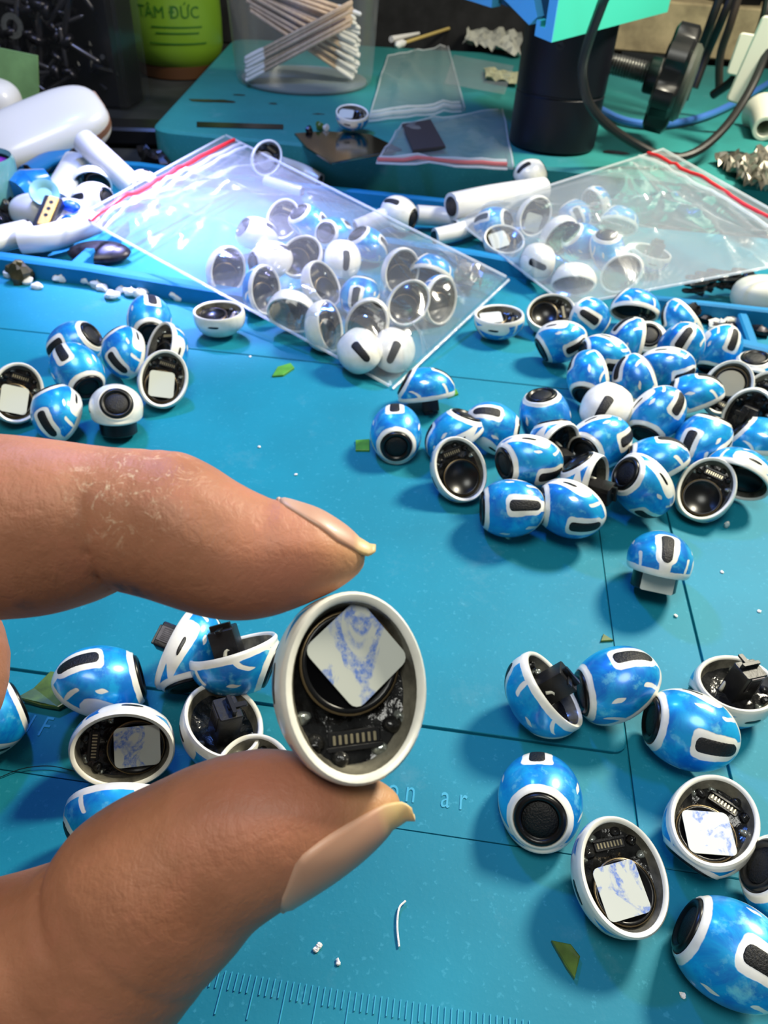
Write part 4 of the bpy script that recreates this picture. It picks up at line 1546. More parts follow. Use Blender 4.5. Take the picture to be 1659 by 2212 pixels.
V, F = slab([at(636, 288, 21), at(700, 283, 21), at(800, 290, 21), at(868, 322, 21), at(716, 352, 21), at(662, 318, 21)], 20.1, 21.1, 0.3)
solo('metal_plate', (V, F), simple('polished_plate', (128, 120, 112), 0.12, metal=1.0), 'shiny bent metal plate under the small earbud on the teal pad', 'metal plate', smooth=False)
for px, py, r, m, lab in ((690, 272, 2.2, M_LEAF, 'green'), (705, 276, 1.8, M_WHITE, 'white'), (668, 280, 2.0, M_DARKSTEEL, 'dark')):
    V, F = blob(r, int(px), 10, 0.3)
    solo('solder_crumb', (V + at(px, py, 21 + r * 0.6), F), m, lab + ' crumb behind the metal plate on the teal pad', 'crumb')

# ------------------------------------------------------------------ post, bracket, knob
cb = at(1190, 313, 20)
post = thing('microscope_post', 'thick black metal post with a screw hole standing on the teal pad', 'post', cb)
d0 = at(1190, 92, 20)
PR = 24.0
br0 = atd(1191, 92, 326.0)
ZB = br0[2]
prof = [(PR - 1.5, 0.1), (PR, 1.8), (PR, 27.0), (PR - 0.5, 27.4), (PR - 0.5, 28.2), (PR, 28.6), (PR, ZB - cb[2] + 30), (PR - 1, ZB - cb[2] + 31)]
part('post_tube', xf(lathe(prof, 48), frame(cb, (1, 0, 0), (0, 0, 1))), M_BLACKM, post)
hd = CAM - cb; hd[2] = 0; hd /= np.linalg.norm(hd)
sd_ = np.cross((0, 0, 1), hd)
hp = cb + hd * (PR - 0.2) * 0.985 + sd_ * (-4.0) + np.array([0, 0, 52])
part('screw_hole', xf(lathe([(2.3, -0.6), (2.3, 0.5), (1.6, 0.6), (0.1, 0.2)], 16), frame(hp, (0, 0, 1), hd - sd_ * 0.17)), M_BLACK, post)

ra = at(1442, 26, ZB) - br0; la = at(958, -4, ZB) - br0
ra[2] = la[2] = 0
lu = la / np.linalg.norm(la); RL = np.linalg.norm(ra); ruv = ra / RL


def prism(poly, r0, r1):
    """Section in (distance along the left face, height), pushed back along the right face."""
    n = len(poly)
    V = [br0 + lu * a + np.array([0, 0, b]) + ruv * r for r in (r0, r1) for a, b in poly]
    F = [(i, (i + 1) % n, n + (i + 1) % n, n + i) for i in range(n)] + [tuple(range(n))[::-1], tuple(range(n, 2 * n))]
    return np.array(V), F


brk = thing('profile_bracket', 'teal anodised slotted metal bracket sitting on the black post', 'bracket', br0)
LL = np.linalg.norm(la)
sec = [(0, 0), (17, 0), (17, 6), (13, 6), (13, 4), (8, 4), (8, 90), (0, 90)]
part('side_wall', prism(sec, 0.8, RL), M_TEALMETAL, brk, False)
part('cut_edge', prism(sec, 0, 0.8), M_CYANMETAL, brk, False)
part('slot_fin', prism([(17, 7), (24, 3), (60, 10), (60, 20), (46, 20), (40, 14), (32, 19), (24, 14)], 0, 9), M_CYANMETAL, brk, False)
part('slot_fin', prism([(68, 4), (LL * 1.2, 2), (LL * 1.2, 24), (70, 20)], 0, 9), M_CYANMETAL, brk, False)
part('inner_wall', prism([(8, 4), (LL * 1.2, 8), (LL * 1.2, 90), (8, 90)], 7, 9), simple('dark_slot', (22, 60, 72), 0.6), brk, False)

k0, k1 = atd(1322, 138, 424), atd(1398, 160, 420)
k2 = atd(1425, 166, 418)
k3 = atd(1480, 178, 416)
ax = (k3 - k0) / np.linalg.norm(k3 - k0)
knob = thing('clamp_knob', 'black lobed knob on a threaded steel bolt screwed into the black post', 'knob', k0)
bl = np.linalg.norm(k1 - k0)
prof = []
for i in range(int(bl / 0.8) + 6):
    prof.append((5.6 if i % 2 else 5.0, i * 0.8 - 3))
part('threaded_bolt', xf(lathe(prof, 24), frame(k0, (0, 0, 1), ax)), M_STEEL, knob, True, 20)
part('knob_hub', xf(lathe([(8.5, 0), (9.2, 1), (9.2, 9), (10, 12)], 28), frame(k1, (0, 0, 1), ax)), M_BLACK, knob)
V = []
for z, q in ((0, 0.9), (1.5, 1), (11, 1), (13, 0.9)):
    for k in range(70):
        a = 2 * math.pi * k / 70
        r = (24.5 + 2.2 * math.tanh(3 * math.cos(7 * a))) * q
        V.append((r * math.cos(a), r * math.sin(a), z))
F = grid_faces(4, 70) + [tuple(range(70))[::-1], tuple(range(210, 280))]
part('knob_grip', xf((np.array(V), F), frame(k2, (0, 0, 1), ax)), M_BLACK, knob, True, 40)
part('knob_cap', xf(lathe([(19, 0), (19, 2), (17, 4), (8, 5), (0.1, 5)], 36), frame(k2 + ax * 13, (0, 0, 1), ax)), simple('worn_grey_plastic', (70, 74, 66), 0.4), knob)

# ------------------------------------------------------------------ cables
def cable(name, pts, r, m, label, cat='cable', z=None):
    P = [atd(x, y, d) if z is None else at(x, y, d) for x, y, d in pts]
    P = [np.array([p[0], p[1], max(p[2], 20 + r)]) for p in P]
    return solo(name, tube(P, r, 10, 8), m, label, cat)


cable('cable', [(1500, -700, 270), (1400, -350, 280), (1325, -60, 300), (1300, 10, 318), (1268, 100, 345), (1258, 160, 360), (1272, 222, 372), (1310, 268, 384), (1370, 310, 396), (1440, 340, 402), (1500, 330, 404), (1560, 282, 410), (1608, 215, 418), (1645, 140, 418), (1685, 30, 410), (1720, -250, 390), (1740, -560, 370)], 2.3, M_CABLE, 'black cable hanging in a big loop in front of the black post')
cable('cable', [(1640, -480, 400), (1590, -200, 420), (1560, -30, 440), (1535, 50, 450), (1505, 130, 470), (1478, 215, 476)], 2.6, M_CABLE, 'black cable running down just right of the lobed knob')
cable('cable', [(1680, -500, 410), (1630, -200, 430), (1600, -30, 450), (1578, 50, 460), (1556, 120, 475), (1553, 195, 490)], 2.4, simple('brown_black_cable', (48, 40, 34), 0.45), 'brownish black cable hanging between the knob and the white clips')
cable('cable', [(1700, -450, 430), (1640, -220, 450), (1590, -40, 470), (1560, 40, 480), (1530, 110, 500), (1500, 190, 510)], 2.6, M_CABLE, 'straight black cable behind the brownish one')
cable('cable', [(1730, -520, 390), (1690, -220, 410), (1665, -40, 430), (1650, 40, 436), (1625, 105, 445), (1585, 170, 455), (1540, 205, 470)], 2.6, M_CABLE, 'black cable curving behind the two white clips')
cable('wire', [(1285, 230, 23), (1340, 258, 23), (1400, 269, 23), (1460, 266, 23), (1520, 252, 23), (1580, 226, 23), (1640, 192, 23), (1700, 155, 23)], 2.3, simple('blue_wire', (70, 120, 200), 0.3, coat=0.5), 'shiny blue wire curving across the teal pad behind the knob', 'wire', z=1)

# white clips and tube at the right
def clip(name, p, q, w, t, label, m=M_IVORY, cat='clip'):
    a, b = np.array(p), np.array(q)
    L = np.linalg.norm(b - a)
    return solo(name, xf(rbox(L, w, t, min(w, t) * 0.4, 3), frame((a + b) / 2, b - a, CAM - a)), m, label, cat)


clip('plastic_clip', atd(1598, 148, 440), atd(1618, 92, 446), 13, 5, 'white wedge-shaped clip between the black cables')
clip('plastic_clip', atd(1602, 190, 418), atd(1652, 78, 430), 11, 6, 'long ivory clip crossed by the black cables at the right edge')
tq = at(1652, 278, 27)
solo('tube', xf(lathe([(3.2, 26), (4.5, 0.5), (4.7, 0), (6.5, 0), (7, 0.6), (8, 28), (12, 36)], 24, cap0=True, cap1=True), frame(tq, (0, 0, 1), at(1640, 205, 30) - tq)), M_IVORY, 'white hollow tube lying at the right edge below the clips', 'tube')

# ------------------------------------------------------------------ cup of cotton swabs
cc = at(658, 176, 20.2)
cupm = thin_plastic('frosted_cup_plastic', 0.07, 0.22, (0.97, 0.98, 0.98, 1), 12, 0.1, 0.3)
cup = thing('swab_cup', 'frosted clear plastic cup of cotton swabs on the teal pad', 'cup', cc)
part('cup_wall', xf(lathe([(40, 2.0), (43.5, 0.2), (46, 2.5), (47, 8), (50, 60), (52.5, 96), (52.5, 98)], 56, cap1=False), frame(cc, (1, 0, 0), (0, 0, 1))), cupm, cup)
part('cup_base', xf(lathe([(43, 1.0), (43, 2.2), (0.1, 2.2)], 40), frame(cc, (1, 0, 0), (0, 0, 1))), simple('grey_cup_base', (120, 132, 134), 0.4), cup)
part('cup_rim', xf(lathe([(52.5, 96.5), (54, 97), (54, 98.5), (52.5, 99)], 56, cap0=False, cap1=False), frame(cc, (1, 0, 0), (0, 0, 1))), cupm, cup)
wv = cc - CAM; wv[2] = 0; wv /= np.linalg.norm(wv); uv_ = np.array([wv[1], -wv[0], 0])
ME_STICK = mesh('stick', *tube([(0, 0, -37), (0, 0, 37)], 1.15, 8), M_WOOD)
ME_TIP = mesh('cotton_tip', *lathe([(0.9, -39.5), (1.35, -38.5), (1.6, -34), (1.5, -28), (1.15, -25.5)], 10), M_COTTON)


def swab(c, d, label, group, cot=True):
    r = thing('cotton_swab', label, 'cotton swab', c, group)
    M = frame((0, 0, 0), (0.2, 0.3, 0.1), d)
    r.matrix_world = Matrix([[*M[0, :3], c[0] * S], [*M[1, :3], c[1] * S], [*M[2, :3], c[2] * S], [0, 0, 0, 1]])
    link('stick', ME_STICK, r); link('cotton_tip', ME_TIP, r)
    return r


for i in range(26):
    a = rng.uniform(-1, 1)
    lo = np.array([-37 + rng.uniform(-1, 1.5), -26 + (i % 5) * 2.7, 4 + (i // 5) * 2.6 + rng.uniform(0, 1)])
    d = np.array([72, rng.uniform(-3, 3), 36 + rng.uniform(-1.5, 1.5)]); d /= np.linalg.norm(d)
    c = lo + d * 38.5
    swab(cc + uv_ * c[0] + wv * c[1] + np.array([0, 0, c[2]]), uv_ * d[0] + wv * d[1] + np.array([0, 0, d[2]]), 'cotton swab in the cup, of the front bundle rising to the right', 'swabs of the front bundle')
for i in range(30):
    row = (i % 15) * 0.8
    lo = np.array([34 + rng.uniform(-2, 3), -10 + (i // 15) * 6 + rng.uniform(-1, 1), 5 + row * 3.3])
    d = np.array([-72, rng.uniform(0, 6), 40 - row * 2.1 + rng.uniform(-1, 1)]); d /= np.linalg.norm(d)
    c = lo + d * 38.5
    swab(cc + uv_ * c[0] + wv * c[1] + np.array([0, 0, c[2]]), uv_ * d[0] + wv * d[1] + np.array([0, 0, d[2]]), 'cotton swab in the cup, of the rear bundle fanned out to the right', 'swabs of the rear bundle')
# swabs lying on the pad
a, b = at(862, 96, 22.5), at(1030, 42, 24)
sw = thing('cotton_swab', 'used cotton swab with yellow stick lying right of the cup', 'cotton swab', a)
part('stick', tube([a, b], 1.4, 8), simple('yellow_stick', (206, 182, 110), 0.6), sw)
dd = (b - a) / np.linalg.norm(b - a)
part('cotton_tip', xf(lathe([(1.2, -2), (3, 3), (3.6, 9), (2.5, 15), (0.4, 17)], 12), frame(b - dd * 3, (0, 0, 1), dd)), M_COTTON, sw)
part('cotton_tip', xf(lathe([(0.4, -6), (3, -3), (3.2, 6), (1.4, 12)], 12), frame(a, (0, 0, 1), dd)), M_COTTON, sw)
a, b = at(845, 85, 22), at(905, 72, 22.5)
solo('broken_swab', tube([a, b], [2.6, 1.2], 8), M_COTTON, 'short broken swab beside the yellow-stick swab', 'cotton swab')
a, b = at(1038, 26, 23), at(1075, 52, 23)
solo('plastic_pin', tube([a, b], [2.4, 2.0], 10), M_WHITE, 'short white plastic pin above the swab tip near the bracket', 'pin')

# ------------------------------------------------------------------ green bottle
bc = at(388, 158, -3)
M_GREEN = simple('green_bottle_plastic', (104, 140, 34), 0.35, coat=0.3)
bot = thing('green_bottle', 'light green plastic bottle with dark green lettering behind the clear tub', 'bottle', bc)
part('bottle_body', xf(lathe([(30, 9), (35, 14), (37.5, 22), (38, 40), (37, 80), (32, 105), (18, 118), (12, 122), (12, 140)], 48), frame(bc, (1, 0, 0), (0, 0, 1))), M_GREEN, bot)
part('bottle_foot', xf(lathe([(29, 0), (31, 1), (31.5, 9), (30, 10)], 40), frame(bc, (1, 0, 0), (0, 0, 1))), simple('brown_foot', (72, 44, 20), 0.5), bot)
bw = CAM - bc; ang0 = math.atan2(bw[1], bw[0])
M_INK = simple('dark_green_ink', (40, 92, 16), 0.5)


def on_bottle(vf, dx, z, r=38.25):
    V, F = vf
    out = []
    for x, y, q in V:
        a = ang0 + (x + dx) / r
        out.append((bc[0] + (r + q) * math.cos(a), bc[1] + (r + q) * math.sin(a), bc[2] + z + y))
    return np.array(out), F


part('lettering', on_bottle(solidify(text_vf('TÂM ĐỨC', 11), 0.15), -4, 44), M_INK, bot, False, label='dark green lettering on the bottle')
part('lettering', on_bottle(solidify(text_vf('大瓜瓜', 8), 0.15), -14, 58), M_INK, bot, False)
for z, w in ((38, 40), (34, 34), (27, 46)):
    n = 14
    V = [(-w / 2 + w * i / n, y, q) for q in (0, 0.15) for y in (-0.5, 0.5) for i in range(n + 1)]
    k = n + 1
    F = [(2 * k + i, 2 * k + i + 1, 3 * k + i + 1, 3 * k + i) for i in range(n)]
    part('printed_line', on_bottle((np.array(V), F), 2, z), M_INK, bot, False)
for dx, z, r in ((-2, 86, 13), (20, 78, 6.5)):
    V = [(0, 0, .2)] + [(r * math.cos(2 * math.pi * i / 28), r * 0.8 * math.sin(2 * math.pi * i / 28), 0.2) for i in range(28)]
    F = [(0, 1 + i, 1 + (i + 1) % 28) for i in range(28)]
    part('green_badge', on_bottle((np.array(V), F), dx, z, 37.6), simple('badge_green', (36, 130, 40), 0.4), bot, False)

# ------------------------------------------------------------------ clear tub of black screws
tc = at(165, 226, -3)
tub = thing('screw_tub', 'clear plastic tub packed with black screws at the upper left', 'tub', tc)
TM = frame(tc, (math.cos(-.05), math.sin(-.05), 0), (0, 0, 1))
M_TUB = thin_plastic('tub_plastic', 0.006, 0.14, (0.97, 0.98, 1.0, 1), 20, 0.15, 0.08)
TW, TD, TH_ = 88.0, 58.0, 110.0


for nm, w, d, x, y in (('tub_wall', TW, 1.2, 0, -TD / 2), ('tub_wall', TW, 1.2, 0, TD / 2), ('tub_wall', 1.2, TD - 1.3, -TW / 2, 0), ('tub_wall', 1.2, TD - 1.3, TW / 2, 0)):
    part(nm, xf(rbox(w, d, TH_, 0.5, 1), TM @ frame((x, y, 0), (1, 0, 0), (0, 0, 1))), M_TUB, tub, False)
part('tub_floor', xf(rbox(TW - 2.6, TD - 2.6, 1.2, 0.5, 1), TM), M_TUB, tub, False)
# what lies too deep to tell apart
g = np.random.RandomState(2)
hv = []
for i in range(150):
    p = (g.uniform(-TW / 2 + 12, TW / 2 - 12), g.uniform(-TD / 2 + 17, TD / 2 - 12), g.uniform(12, 94))
    d = g.normal(size=3)
    hv.append(xf(lathe([(3.8, -9), (3.8, -6.5), (1.7, -6.4), (1.7, 9)], 7), frame(p, (0.3, 0.2, 0.1), d)))
hv.append(xf(rbox(TW - 5, TD - 26, 98, 2, 1), frame((0, 8, 2), (1, 0, 0), (0, 0, 1))))
pile = solo('screw_pile', xf(join(*hv), TM), M_BLACK, 'mass of black screws deep in the clear tub', 'screws')
pile['kind'] = 'stuff'
ME_SHAFT = mesh('screw_shaft', *lathe([(1.5, -2), (1.6, 0), (1.5, 20), (0.6, 22)], 8), simple('grey_screw_steel', (96, 92, 92), 0.3, metal=0.9))
ME_HEAD = mesh('screw_head', *lathe([(3.6, -5), (3.9, -4), (3.9, -2.4), (1.6, -2)], 10), M_DARKSTEEL)
for i in range(34):
    z = 8 + (i * 23 % 34) / 34 * 92
    p = np.array([g.uniform(-TW / 2 + 8, TW / 2 - 8), -TD / 2 + 4.8 + (i % 3) * 1.2, z])
    an = g.uniform(0, 2 * math.pi)
    L = 16
    p[0] = min(max(p[0], -TW / 2 + 6 + 8 * abs(math.cos(an))), TW / 2 - 6 - 32 * max(0, math.cos(an)))
    if math.cos(an) < 0:
        p[0] = max(p[0], -TW / 2 + 4 + 38 * abs(math.cos(an)))
    if math.sin(an) < 0:
        p[2] = max(p[2], 4 + 38 * abs(math.sin(an)))
    M = TM @ frame(p, (0, 1, 0), (math.cos(an), 0.0, math.sin(an)))
    r = thing('black_screw', 'black screw pressed against the front of the clear tub', 'screw', M[:3, 3], 'screws at the front of the tub')
    k = g.uniform(0.8, 1.7)
    r.matrix_world = Matrix([[*(M[0, :3] * k), M[0, 3] * S], [*(M[1, :3] * k), M[1, 3] * S], [*(M[2, :3] * k), M[2, 3] * S], [0, 0, 0, 1]])
    link('screw_shaft', ME_SHAFT, r); link('screw_head', ME_HEAD, r)
for i, (x, z) in enumerate(((16, 84), (-20, 50), (28, 76))):
    solo('washer', xf(lathe([(3.6, 0), (7.2, 0), (7.2, 1.2), (3.6, 1.2), (3.6, 0)], 22, cap0=False, cap1=False), TM @ frame((x, -TD / 2 + 2.2, z), (1, 0, 0), (0, -1, 0.15))), M_STEEL, ('pale ring washer high in the clear tub', 'small ring washer left of the middle in the clear tub', 'ring washer at the right in the clear tub')[i], 'washer')

# ------------------------------------------------------------------ white cases and junk at the left edge
def superell(ax, ay, az, e, z0=-1.0, z1=1.0, nu=40, nv=16):
    V = []
    t0, t1 = math.asin(max(-1, z0)), math.asin(min(1, z1))
    sp = lambda w, m: math.copysign(abs(w) ** m, w)
    for i in range(nv + 1):
        t = t0 + (t1 - t0) * i / nv
        t = max(-math.pi / 2 + 1e-3, min(math.pi / 2 - 1e-3, t))
        for k in range(nu):
            a = 2 * math.pi * k / nu
            V.append((ax * sp(math.cos(t), e) * sp(math.cos(a), e), ay * sp(math.cos(t), e) * sp(math.sin(a), e), az * sp(math.sin(t), e)))
    F = grid_faces(nv + 1, nu) + [tuple(range(nu))[::-1], tuple(range(nv * nu, (nv + 1) * nu))]
    return np.array(V), F


case_c = at(92, 290, 16)
CM = frame(case_c, at(225, 262, 26) - at(0, 318, 20), np.array([0.1, -0.55, 0.8]))
case = thing('charging_case', 'white rounded earbud case with a brown seam at the left behind the tray', 'case', case_c)
part('case_lid', xf(superell(37, 18, 13, 0.62, 0.05, 1.0), CM), M_WHITE, case)
part('case_base', xf(superell(37, 18, 13, 0.62, -1.0, 0.0), CM), M_WHITE, case)
part('case_seam', xf(superell(37.2, 18.2, 13.1, 0.62, -0.03, 0.08, nv=3), CM), simple('brown_seam', (128, 92, 74), 0.5), case, label='brown seam between lid and base')
part('case_hinge', xf(rbox(7, 14, 7, 2, 3), CM @ frame((33.5, 3, -2.5), (1, 0, 0), (0, 0, 1))), simple('brown_hinge', (160, 128, 116), 0.5), case, label='worn brownish hinge')
c2 = at(-30, 226, 20)
case2 = thing('charging_case', 'second white earbud case cut off by the left edge', 'case', c2)
part('case_lid', xf(superell(20, 14, 14, 0.7, 0.0, 1.0), frame(c2, (1, 0, 0), (0, 0, 1))), M_WHITE, case2)
part('case_base', xf(superell(20, 14, 14, 0.7, -1.0, -0.02), frame(c2, (1, 0, 0), (0, 0, 1))), M_WHITE, case2)
cd = at(-48, 178, 30)
solo('green_card', xf(rbox(44, 1.2, 46, 0.5, 1), frame(cd - np.array([0, -14, 30]), (1, 0.25, 0), (0.16, 0.12, 1))), simple('pale_green_card', (96, 132, 84), 0.5, var=0.25, nscale=60), 'pale green card standing at the left edge beside the tub', 'card', smooth=False)
jc = at(-22, 462, 0.0)
jar = thing('jar', 'small teal jar with purple contents cut off by the left edge', 'jar', jc)
part('jar_wall', xf(lathe([(14, 0), (16, 1), (17, 24), (16, 26), (15, 24)], 32, cap1=False), frame(jc, (1, 0, 0), (0, 0, 1))), simple('teal_jar', (92, 150, 152), 0.25, coat=0.5), jar)
part('purple_fill', xf(lathe([(14.6, 20), (14.6, 22.5), (0.1, 23)], 28), frame(jc, (1, 0, 0), (0, 0, 1))), simple('purple_paste', (140, 50, 160), 0.4), jar)


def stem(name, pts, r, m, label, cat='tube', flat=1.0, hollow=False):
    a, b = np.array(pts[0]), np.array(pts[-1])
    t = thing(name, label, cat, np.array([*(a + b)[:2] / 2, min(a[2], b[2])]))
    part('stem_tube', tube(pts, r, 16, 3, flat), m, t)
    d = (a - b) / np.linalg.norm(a - b)
    r0 = r if not hasattr(r, '__len__') else r[0]
    part('stem_end', xf(lathe([(r0 * 0.72, -0.8), (r0 * 0.72, 0.35), (r0 * 0.3, 0.45)], 16), frame(a, (0, 0, 1), d)), M_DARKSTEEL, t)
    return t


stem('white_tube', [at(182, 306, 26), at(228, 348, 20), at(286, 402, 10)], 6.0, M_WHITE, 'white stem leaning from the white case down into the tray')
stem('white_tube', [at(45, 520, 8), at(110, 512, 9), at(205, 480, 10)], 5.4, M_WHITE, 'white stem lying along the front wall of the left tray')
stem('white_strip', [at(168, 340, 17), at(146, 380, 14), at(120, 424, 9)], 6.4, M_WHITE, 'flat white strip standing in the left tray beside the blue piece', flat=0.5)
stem('white_strip', [at(66, 500, 8), at(30, 508, 8), at(-20, 520, 8)], 7.0, M_IVORY, 'short white block at the left end of the tray', flat=0.7)
bp = [at(38, 432, 9), at(68, 418, 10), at(112, 402, 12)]
bs = thing('blue_tube', 'blue painted stem piece with a pale hole in the left tray', 'tube', bp[1])
part('stem_tube', tube(bp, [9, 11, 8], 18, 4), simple('blue_gloss', (14, 118, 200), 0.25, var=0.3, nscale=150, coat=0.6), bs)
part('stem_opening', xf(lathe([(3, -1.2), (4.6, 0), (6.2, 0.6), (6.4, -0.4)], 20, cap0=True, cap1=False), frame(at(96, 416, 19), (1, 0.4, 0), np.array([0.35, -0.62, 0.7]))), simple('pale_mint', (120, 176, 180), 0.4), bs)
stem('blue_strip', [at(58, 372, 9), at(120, 338, 9), at(215, 326, 9)], 5.0, simple('blue_strip', (12, 98, 158), 0.45), 'blue curved strip along the back of the left tray', 'strip', 0.6)
gc = at(98, 474, 12)
gold = thing('gold_connector', 'gold and black charging connector lying in the left tray', 'connector', gc)
GM = frame(gc, at(135, 445, 12) - at(62, 502, 12), np.array([0.1, -0.5, 0.85]))
part('connector_base', xf(rbox(24, 8, 4, 0.8, 2), GM @ frame((0, 0, -3), (1, 0, 0), (0, 0, 1))), M_BLACK, gold)
for x, w in ((3, 16), (-8.5, 5)):
    part('gold_bar', xf(rbox(w, 4.6, 1.6, 0.8, 2), GM @ frame((x, -0.8, 1), (1, 0, 0), (0, 0, 1))), M_GOLD, gold)
for x in (0.5, 4, 7.5):
    part('contact_hole', xf(lathe([(0.9, 0), (0.9, 0.12), (0.05, 0.1)], 10), GM @ frame((x, -0.8, 2.58), (1, 0, 0), (0, 0, 1))), M_BLACK, gold)
for px, py, z, r, sc, m, nm, lab, cat, sd in (
        (75, 456, 9, 9, (1.2, 1, .8), M_WHITE, 'white_dome', 'plain white cap behind the gold connector', 'dome', 1),
        (118, 490, 7, 7, (1.2, 1, .7), M_WHITE, 'white_dome', 'white cap half under the gold connector', 'dome', 2),
        (150, 462, 8, 8, (1.1, 1, .8), M_WHITE, 'white_dome', 'white cap with blue paint right of the gold connector', 'dome', 3)):
    V, F = superell(r * sc[0], r * sc[1], r * sc[2], 0.85, nv=14, nu=24)
    o = solo(nm, (V + at(px, py, z), F), m, lab, cat)
for k, (px, py) in enumerate(((150, 446), (158, 476), (115, 438))):
    V, F = blob(4.4, 60 + k, 12, 0.2, (1.2, 0.7, 0.6))
    solo('blue_chip', (V + at(px, py, 13 if k < 2 else 11), F), simple('bright_blue_paint', (12, 82, 220), 0.35), ('bright blue paint flake above the white cap', 'bright blue paint flake under the white cap', 'bright blue flake left of the white head')[k], 'flake')
for k, (px, py, r) in enumerate(((12, 455, 6), (30, 468, 5), (5, 480, 5))):
    V, F = blob(r, 70 + k, 12, 0.4)
    solo('dark_fragment', (V + at(px, py, r * 0.8), F), M_GLUE, ('dark glossy fragment nearest the jar in the left tray', 'dark fragment left of the white cap', 'dark fragment behind the short white block')[k], 'fragment')
V, F = superell(13, 7, 3, 1.0, nv=10)
solo('dark_shell', xf((V, F), frame(at(215, 545, 4), (1, .2, 0.1), (0.1, -0.3, 1))), M_DARKSTEEL, 'dark oval shell between the tray wall and the left bag', 'shell')

# white earbud heads with stems
STEMMED = [
 (203, 392, (.05, .45, -.85), ('p', (0, .8, .5)), 'w', 'B', 4, 'white open earbud head with dark inside in the left tray', 'white earbud heads', {}),
 (205, 428, (-.1, .25, .95), ('p', (-.1, .2, .95)), 'w', 'N', 3, 'white earbud head with tiny hole before the open one in the left tray', 'white earbud heads', {'z': 1}),
 (312, 398, (.2, .7, .6), ('s', (0, 0, -1)), 'w', 'N', 3, 'white round earbud head half under the zip of the left bag', 'white earbud heads', {'z': 1}),
 (573, 346, (-.15, -.1, -.95), ('s', (.5, .7, 0)), 'w', 'S', 9, 'white earbud head with open back at the top corner of the left bag', 'white earbud heads', {}),
 (868, 462, (.35, .35, .75), ('n', (.8, -.1, .5)), 'w', 'B', 2, 'white earbud head lying in the blue channel between the bags', 'white earbud heads', {}),
 (1152, 368, (.3, .75, .35), ('s', (-.6, .2, .7)), 'w', 'N', 12, 'white earbud head standing at the foot of the black post', 'white earbud heads', {'z': 1}),
]
for s in STEMMED:
    make_bud(s)
stem('white_tube', [at(692, 392, 4), at(650, 372, 7), at(602, 358, 12)], [4.2, 4.6, 5], M_WHITE, 'white stem running right from the open head at the bag corner')
stem('white_tube', [at(652, 414, 8), at(612, 402, 9), at(575, 390, 9)], 2.6, M_WHITE, 'thin white stick in the blue channel behind the left bag')
stem('white_tube', [at(768, 492, 5), at(810, 478, 7), at(850, 462, 10)], [3.6, 4.4, 5], M_WHITE, 'white stem left of the head in the blue channel')
stem('white_tube', [at(985, 472, 7), at(950, 468, 7), at(900, 464, 8)], 4.6, M_WHITE, 'white stem right of the head in the blue channel')
stem('white_tube', [at(975, 446, 14), at(1060, 428, 15), at(1172, 410, 15)], 6.2, M_WHITE, 'thick white stem lying across the blue channel to the black post')
stem('white_tube', [at(940, 512, 5), at(990, 500, 6), at(1040, 482, 6)], 4.0, M_WHITE, 'white stem poking out at the left end of the right bag')

# ------------------------------------------------------------------ small things on the mat
CR = [(58, 606), (88, 582), (76, 588), (146, 590), (132, 600), (186, 590), (193, 607), (211, 615), (226, 608), (238, 596), (250, 602), (258, 613), (264, 626), (276, 600), (300, 610), (297, 622), (315, 626), (331, 630), (346, 628), (368, 634), (380, 640), (242, 638), (300, 636), (80, 618), (285, 632), (222, 622), (335, 618), (20, 592), (52, 572), (66, 578)]
ORD = ['first', 'second', 'third', 'fourth', 'fifth', 'sixth', 'seventh', 'eighth', 'ninth', 'tenth', 'eleventh', 'twelfth', 'thirteenth', 'fourteenth', 'fifteenth', 'sixteenth', 'seventeenth', 'eighteenth', 'nineteenth', 'twentieth']
ORD += ['twenty-' + w for w in ORD[:9]] + ['thirtieth']
for i, (px, py) in enumerate(sorted(CR)):
    r = rng.uniform(1.5, 2.7)
    V, F = blob(r, 100 + i, 12, 0.3, (1.3, 0.9, 0.8))
    solo('foam_crumb', (V + at(px, py, r * 0.6), F), M_COTTON, 'small white crumb, %s from the left in the trail beside the left bag' % ORD[i], 'crumb', 'white crumbs beside the left bag')
V, F = blob(4.8, 77, 14, 0.3, (1, 1, 0.9))
solo('brown_lump', (V + at(42, 588, 3.6), F), simple('brown_glue', (58, 52, 28), 0.35, var=0.4, nscale=300), 'dark brown glue lump with white threads at the left end of the crumbs', 'lump')
V, F = blob(0.9, 5, 10, 0.2, (0.8, 0.8, 1.4))
solo('white_bead', (V + at(1570, 1134, 0.9), F), M_WHITE, 'tiny white bead on the mat in front of the big open earbud', 'bead')


def scrap(pts, m, label, h=0.8, curl=0.0):
    P = [at(x, y, 0.3) for x, y in pts]
    V, F = slab(P, 0.02, h, 0.2)
    V = np.array(V)
    c = V.mean(0)
    V[:, 2] += curl * ((V[:, 0] - c[0]) ** 2 + (V[:, 1] - c[1]) ** 2) / 10
    solo('film_scrap', (V, F), m, label, 'scrap', smooth=False)


scrap([(40, 1516), (75, 1492), (112, 1458), (142, 1462), (165, 1515), (128, 1535), (90, 1528)], M_LEAF, 'big olive green scrap left of the earbuds between the fingers', 1.0, 0.25)
scrap([(1190, 2034), (1232, 2042), (1252, 2068), (1240, 2116), (1222, 2090)], M_LEAF, 'olive green triangular scrap alone at the lower right of the mat', 0.8, 0.15)
scrap([(1297, 1386), (1303, 1370), (1325, 1384)], M_LEAF, 'tiny green triangle above the egg with slit on top', 0.6)
scrap([(588, 814), (600, 794), (628, 786), (636, 796), (612, 812)], M_LEAF2, 'bright green scrap below the left bag', 0.8)
scrap([(768, 952), (798, 950), (798, 974), (768, 974)], M_LEAF2, 'square green scrap at the left of the heap', 0.7)
scrap([(962, 850), (985, 842), (990, 852), (968, 860)], M_LEAF2, 'green scrap under the blue dome at the foot of the left bag', 0.8)
